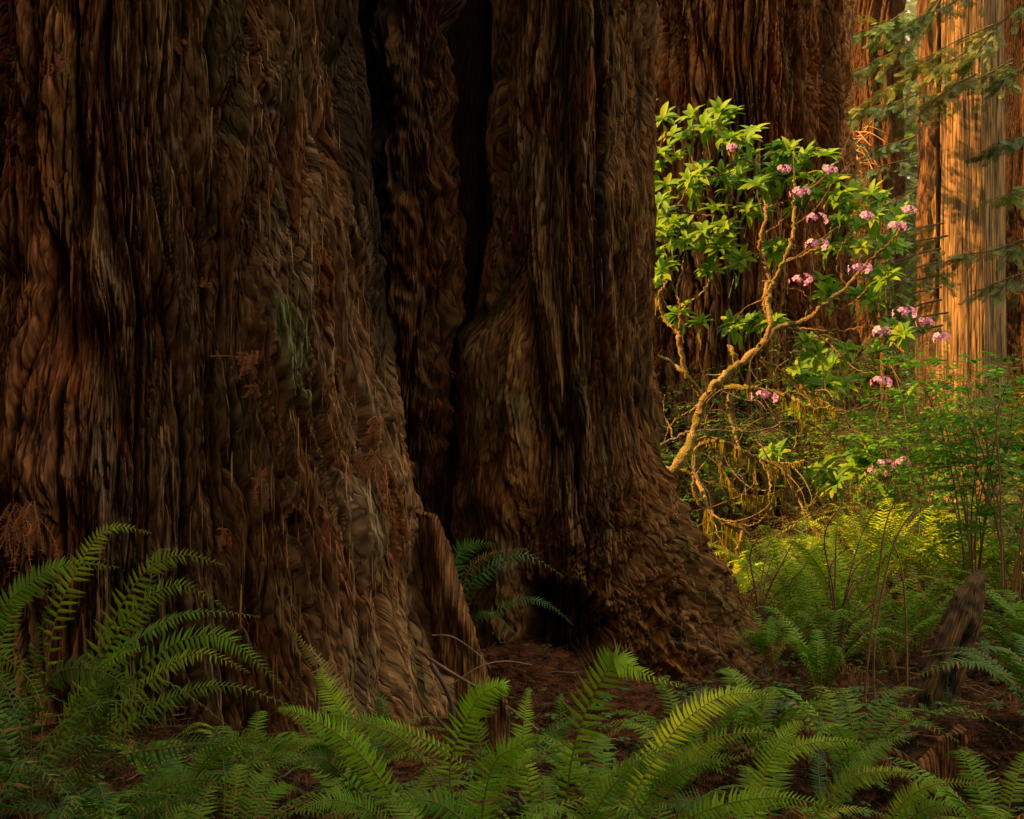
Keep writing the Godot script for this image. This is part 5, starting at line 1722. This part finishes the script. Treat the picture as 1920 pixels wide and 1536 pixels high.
	bough("bough of the upper right that reaches left to the shaggy trunk's edge", [[1700, 20], [1660, 45], [1610, 60], [1575, 90]], 19.0, 18.6, 230, 0.7, Color(0.09, 0.15, 0.04))
	bough("bough at the top edge before the barkless snag's left side", [[1830, -30], [1780, 10], [1730, 30], [1690, 60]], 16.8, 16.4, 240, 0.6, Color(0.10, 0.14, 0.03))
	bough("bough crossing the barkless snag just above its sunlit face", [[1900, 110], [1850, 140], [1790, 165], [1740, 190]], 17.4, 17.0, 230, 0.55, dk)
	bough("bough with dry orange tips at the upper left of the barkless snag", [[1830, 140], [1790, 160], [1750, 190], [1725, 215]], 16.6, 16.3, 200, 0.45, Color(0.20, 0.15, 0.03))
	bough("pale green bough low on the finely ribbed trunk", [[1720, 420], [1690, 430], [1640, 440], [1600, 430]], 21.5, 21.0, 220, 0.7, Color(0.08, 0.16, 0.06))
	bough("bough hanging over the middle of the finely ribbed trunk", [[1700, 300], [1660, 310], [1620, 325], [1590, 345]], 21.5, 21.0, 200, 0.7, Color(0.07, 0.14, 0.06))
	bough("bough before the black-edged trunk near the top edge", [[2010, 90], [1950, 100], [1900, 130], [1870, 165]], 16.5, 16.2, 180, 0.5, dk)
	bough("bough cast in shade right above the dark bough at the right border", [[2000, 500], [1930, 510], [1870, 530], [1810, 560]], 14.6, 14.3, 110, 0.45, Color(0.10, 0.12, 0.03))
	bough("dense bough hidden behind the shaggy trunk, high up", [[1330, 20], [1400, 60], [1480, 110], [1545, 150]], 18.8, 18.4, 420, 0.9, dk)
	bough("dense bough hidden behind the shaggy trunk, near the top edge", [[1330, -120], [1400, -60], [1480, -20], [1560, 20]], 18.6, 18.3, 420, 0.9, dk)
	# a young hemlock left of the snag
	for k in 9:
		var y := 430.0 + k * 24.0
		bough(["topmost dark drooping bough of the young hemlock left of the snag", "second drooping hemlock bough left of the snag", "third drooping hemlock bough left of the snag", "fourth drooping hemlock bough left of the snag", "fifth drooping hemlock bough left of the snag", "sixth drooping hemlock bough left of the snag", "seventh drooping hemlock bough left of the snag", "eighth drooping hemlock bough left of the snag", "lowest drooping hemlock bough left of the snag"][k],
			[[1770 + 8 * sin(k * 2.0), y - 12], [1730, y - 4], [1680 - 20.0 * sin(k * 1.7), y + 10], [1650 - 25.0 * sin(k), y + 26]], 14.5 + 0.2 * sin(k * 3.0), 13.8 + 0.3 * sin(k), 120, 0.45, Color(0.14, 0.165, 0.03), 0.8)
	# dry orange twigs on the finely ribbed trunk
	mb = MB.new()
	for k in 22:
		var a := px(1605 + rr(-6, 14), rr(225, 330), 22.9)
		var d := Vector3(rr(-0.15, 0.45), rr(-0.6, 0.4), rr(0.1, 0.4))
		tube(mb, spline([a, a + d * 0.35 + Vector3(rr(-0.1, 0.1), 0.05, 0), a + d * 0.8 + Vector3(rr(-0.1, 0.1), -0.05, 0)], 4), 0.016, 0.004, 4, Color(0.48, 0.25, 0.10))
	single("dry_twigs", mb.mesh(), mats.twig, "dry orange twigs sticking out of the finely ribbed trunk in sun", "dead branch")
	# pale birch-like dead pole far off
	mb = MB.new()
	tube(mb, spline([px(1692, 960, 34), px(1690, 600, 34), px(1686, 300, 34), px(1692, -200, 34)], 12), 0.085, 0.06, 8, Color(0.55, 0.50, 0.46), 0.3, Color(0.22, 0.17, 0.13))
	single("dead_pole", mb.mesh(), mats.twig, "thin pale dead pole far off, right of the finely ribbed trunk", "dead tree")

	# ---- far trees in the sun
	var far := [
		[1600, 30.0, 9.0, 2.2, Color(0.12, 0.22, 0.05), "sunlit leafy tree far off in the gap, left of the finely ribbed trunk"],
		[1725, 30.0, 8.0, 2.0, Color(0.15, 0.23, 0.045), "sunlit leafy tree far off, left of the barkless snag"],
		[1690, 40.0, 12.0, 3.0, Color(0.16, 0.25, 0.06), "pale leafy tree farther off, left of the barkless snag"],
		[1560, 42.0, 13.0, 3.2, Color(0.14, 0.24, 0.06), "pale leafy tree farther off behind the shaggy trunk's right edge"],
		[1900, 34.0, 10.0, 2.8, Color(0.14, 0.22, 0.05), "leafy tree beyond the black-edged trunk"],
		[2080, 30.0, 10.0, 2.8, Color(0.12, 0.2, 0.05), "leafy tree beyond the right border"],
		[1120, 30.0, 10.0, 2.6, Color(0.13, 0.22, 0.05), "leafy tree hidden behind the trunk with the burl"],
		[1260, 40.0, 13.0, 3.4, Color(0.14, 0.24, 0.06), "taller leafy tree hidden behind the trunk with the burl"],
		[930, 36.0, 12.0, 3.2, Color(0.13, 0.22, 0.05), "leafy tree hidden behind the cleft"],
		[1440, 36.0, 11.0, 3.0, Color(0.13, 0.22, 0.05), "leafy tree hidden behind the shaggy ribbed trunk"],
		[1760, 50.0, 16.0, 4.0, Color(0.18, 0.26, 0.07), "broad pale tree at the back of the gap"],
		[1640, 54.0, 17.0, 4.5, Color(0.17, 0.26, 0.07), "tall pale tree at the very back, behind the finely ribbed trunk"],
		[1950, 52.0, 16.0, 4.5, Color(0.17, 0.25, 0.07), "tall pale tree at the very back, at the right border"],
		[1400, 52.0, 16.0, 4.5, Color(0.17, 0.25, 0.07), "tall pale tree at the very back, hidden by the shaggy trunk"]]
	for k in far:
		understory_tree(k[5], on_ground(k[0], k[1]), k[2], k[3], 2600, k[4], 0.16 + 0.004 * k[1])
	xs = []
	cs = []
	for i in 60000:
		var d := rr(56.0, 78.0)
		var x := rr(-24.0, 62.0)
		var y := 26.0 * pow(rng.randf(), 0.9)
		var s := rr(0.35, 0.9)
		xs.append(Transform3D(Basis(Vector3.UP, rr(0, TAU)) * Basis(Vector3.RIGHT, rr(-0.4, 0.9)) * Basis.from_scale(Vector3(s, s, s)), Vector3(x, ground_y(x, -d) + y, -d)))
		var g := clampf(0.5 + 1.2 * N.get_noise_3d(x * 0.15, y * 0.15, d * 0.15), 0, 1)
		cs.append(Color(0.10, 0.16, 0.05).lerp(Color(0.20, 0.26, 0.08), g) * rr(0.7, 1.25))
	o = scatter("far_woods", oval, mats.fine, xs, cs)
	o.set_meta("label", "hazy sunlit foliage of the woods at the very back")
	o.set_meta("category", "woods")
	# undergrowth that closes the floor between the far trunks
	xs = []
	cs = []
	for i in 15000:
		var d := rr(11.5, 44.0)
		var wide := 0.18 * d + 3.0
		var x := 0.23 * d + rr(-wide, wide)
		var y := rr(0.0, 1.0)
		y = y * y * (0.7 + 0.8 * clampf(0.5 + N.get_noise_2d(x * 0.5, d * 0.5), 0, 1))
		var s := rr(0.05, 0.14) + d * 0.002
		xs.append(Transform3D(Basis(Vector3.UP, rr(0, TAU)) * Basis(Vector3.RIGHT, rr(-0.4, 0.8)) * Basis.from_scale(Vector3(s, s, s)), Vector3(x, ground_y(x, -d) + y, -d)))
		cs.append(Color(0.12, 0.20, 0.03).lerp(Color(0.24, 0.25, 0.035), rng.randf()) * rr(0.7, 1.25))
	o = scatter("undergrowth", oval, mats.fine, xs, cs)
	o.set_meta("label", "leafy green undergrowth on the floor beyond the rhododendron")
	o.set_meta("category", "undergrowth")

# ---------------------------------------------------------------- broken wood
func build_wood() -> void:
	# leaning broken stump at the right: a swept, lumpy, flattened section with a charred hollow
	var spine := [px(1735, 1370, 6.4), px(1768, 1270, 6.4), px(1795, 1190, 6.45), px(1815, 1120, 6.5), px(1832, 1078, 6.55)]
	var wid := [0.115, 0.105, 0.11, 0.085, 0.045]
	var t := thing("broken_stump", "leaning broken brown stump with a black hollow, among ferns at the right", "stump", spine[0])
	var line := spline(spine, 12)
	var mb := MB.new()
	var sides := 40
	for i in line.size():
		var f := float(i) / (line.size() - 1)
		var k := mini(int(f * 4.0), 3)
		var r: float = lerpf(wid[k], wid[k + 1], f * 4.0 - k)
		for j in sides:
			var a := TAU * j / sides
			var d := Vector3(cos(a), 0.25 * cos(a), sin(a) * 0.75)
			var p: Vector3 = line[i] - spine[0] + d * r
			var q := p * 9.0
			var lump := 0.20 * N.get_noise_3d(q.x, q.y, q.z) + 0.10 * N.get_noise_3d(q.x * 3.0, q.y * 2.2, q.z * 3.0)
			var col := Color(0.24, 0.13, 0.05).lerp(Color(0.10, 0.07, 0.03), clampf(0.5 + 1.4 * N.get_noise_3d(q.x * 1.5, q.y * 1.2, q.z * 1.5), 0, 1))
			var hol := smoothstep(0.75, 0.35, absf(a - 1.0)) * smoothstep(0.12, 0.22, f) * smoothstep(0.58, 0.48, f + 0.03 * sin(a * 9.0))
			col = col.lerp(Color(0.012, 0.012, 0.012), hol)
			p += d * r * (lump - 0.55 * hol)
			mb.add(p, col, Vector2(a * 0.35, f * 5.0))
	for i in line.size() - 1:
		for j in sides:
			var a := i * sides + j
			var b := i * sides + (j + 1) % sides
			mb.quad(a, a + sides, b + sides, b)
	var cap := mb.add(line[line.size() - 1] - spine[0] + Vector3(0.01, 0.03, 0), Color(0.12, 0.07, 0.03))
	for j in sides:
		mb.tri((line.size() - 1) * sides + j, cap, (line.size() - 1) * sides + (j + 1) % sides)
	part("stump_wood", mb.mesh(), mats.wood, t)
	# slab of broken wood at the lower right
	wedge("broken_slab", "wedge-shaped slab of red brown wood in the lower right corner", [[1690, 1490], [1715, 1440], [1760, 1385], [1806, 1362], [1814, 1400], [1800, 1480], [1780, 1530]], 5.15, 0.10, Color(0.30, 0.14, 0.055))
	# torn slab leaning on the great trunk's right foot
	wedge("torn_slab", "torn red brown slab of wood leaning against the great trunk's right foot", [[780, 955], [822, 968], [846, 1030], [868, 1110], [890, 1180], [912, 1248], [932, 1330], [860, 1330], [818, 1230], [795, 1090]], 6.75, 0.26, Color(0.22, 0.105, 0.04))
	wedge("torn_slab", "short splintered stub of wood standing behind the bright centre fern", [[905, 1400], [912, 1330], [925, 1300], [940, 1320], [948, 1300], [955, 1340], [960, 1420]], 5.9, 0.07, Color(0.28, 0.16, 0.085))

func wedge(called: String, label: String, outline: Array, d: float, thick: float, col: Color) -> void:
	# an irregular thick slab of the given outline, its face broken into fibrous relief
	var pts := PackedVector2Array()
	for p in outline:
		var q := px(p[0], p[1], d)
		pts.append(Vector2(q.x, q.y))
	var lo := pts[0]
	var hi := pts[0]
	for p in pts:
		lo = lo.min(p)
		hi = hi.max(p)
	var t := thing(called, label, "wood", Vector3((lo.x + hi.x) / 2.0, lo.y, -d))
	var rows := 70
	var cols := 34
	var mb := MB.new()
	var grid := []
	for side in [1.0, -1.0]:
		for j in rows + 1:
			var y := lerpf(lo.y + 0.001, hi.y - 0.001, float(j) / rows)
			var xs := []
			for k in pts.size():
				var a := pts[k]
				var b := pts[(k + 1) % pts.size()]
				if (a.y <= y) != (b.y <= y):
					xs.append(lerpf(a.x, b.x, (y - a.y) / (b.y - a.y)))
			var x0: float = xs.min() if xs.size() else (lo.x + hi.x) / 2.0
			var x1: float = xs.max() if xs.size() else x0
			var jag := 0.008 * N.get_noise_2d(y * 30.0, lo.x * 9.0)
			for i in cols + 1:
				var f := float(i) / cols
				var x := lerpf(x0 + jag, x1 - jag, f)
				var round_ := sqrt(maxf(0.0, 1.0 - pow(absf(2.0 * f - 1.0), 2.6)))
				var n1 := N.get_noise_2d(x * 26.0 + 0.8 * N.get_noise_2d(x * 4.0, y * 4.0), y * 4.0)
				var n2 := N.get_noise_2d(x * 80.0, y * 9.0)
				var z: float = side * thick * 0.5 * round_ * (0.8 + 0.5 * N.get_noise_2d(x * 7.0, y * 3.0)) + (0.010 * n1 + 0.005 * n2) * round_ * side
				var c := col * (1.0 + 0.5 * n1 + 0.3 * n2)
				c = c.lerp(Color(0.17, 0.06, 0.02), clampf(1.4 * M.get_noise_2d(x * 6.0, y * 2.5), 0, 0.7))
				mb.add(Vector3(x, y, -d + z) - t.position, c, Vector2(x, y))
	var block := (rows + 1) * (cols + 1)
	for s in 2:
		for j in rows:
			for i in cols:
				var a := s * block + j * (cols + 1) + i
				if s == 0:
					mb.quad(a, a + cols + 1, a + cols + 2, a + 1)
				else:
					mb.quad(a, a + 1, a + cols + 2, a + cols + 1)
	part("slab_wood", mb.mesh(), mats.bark, t)
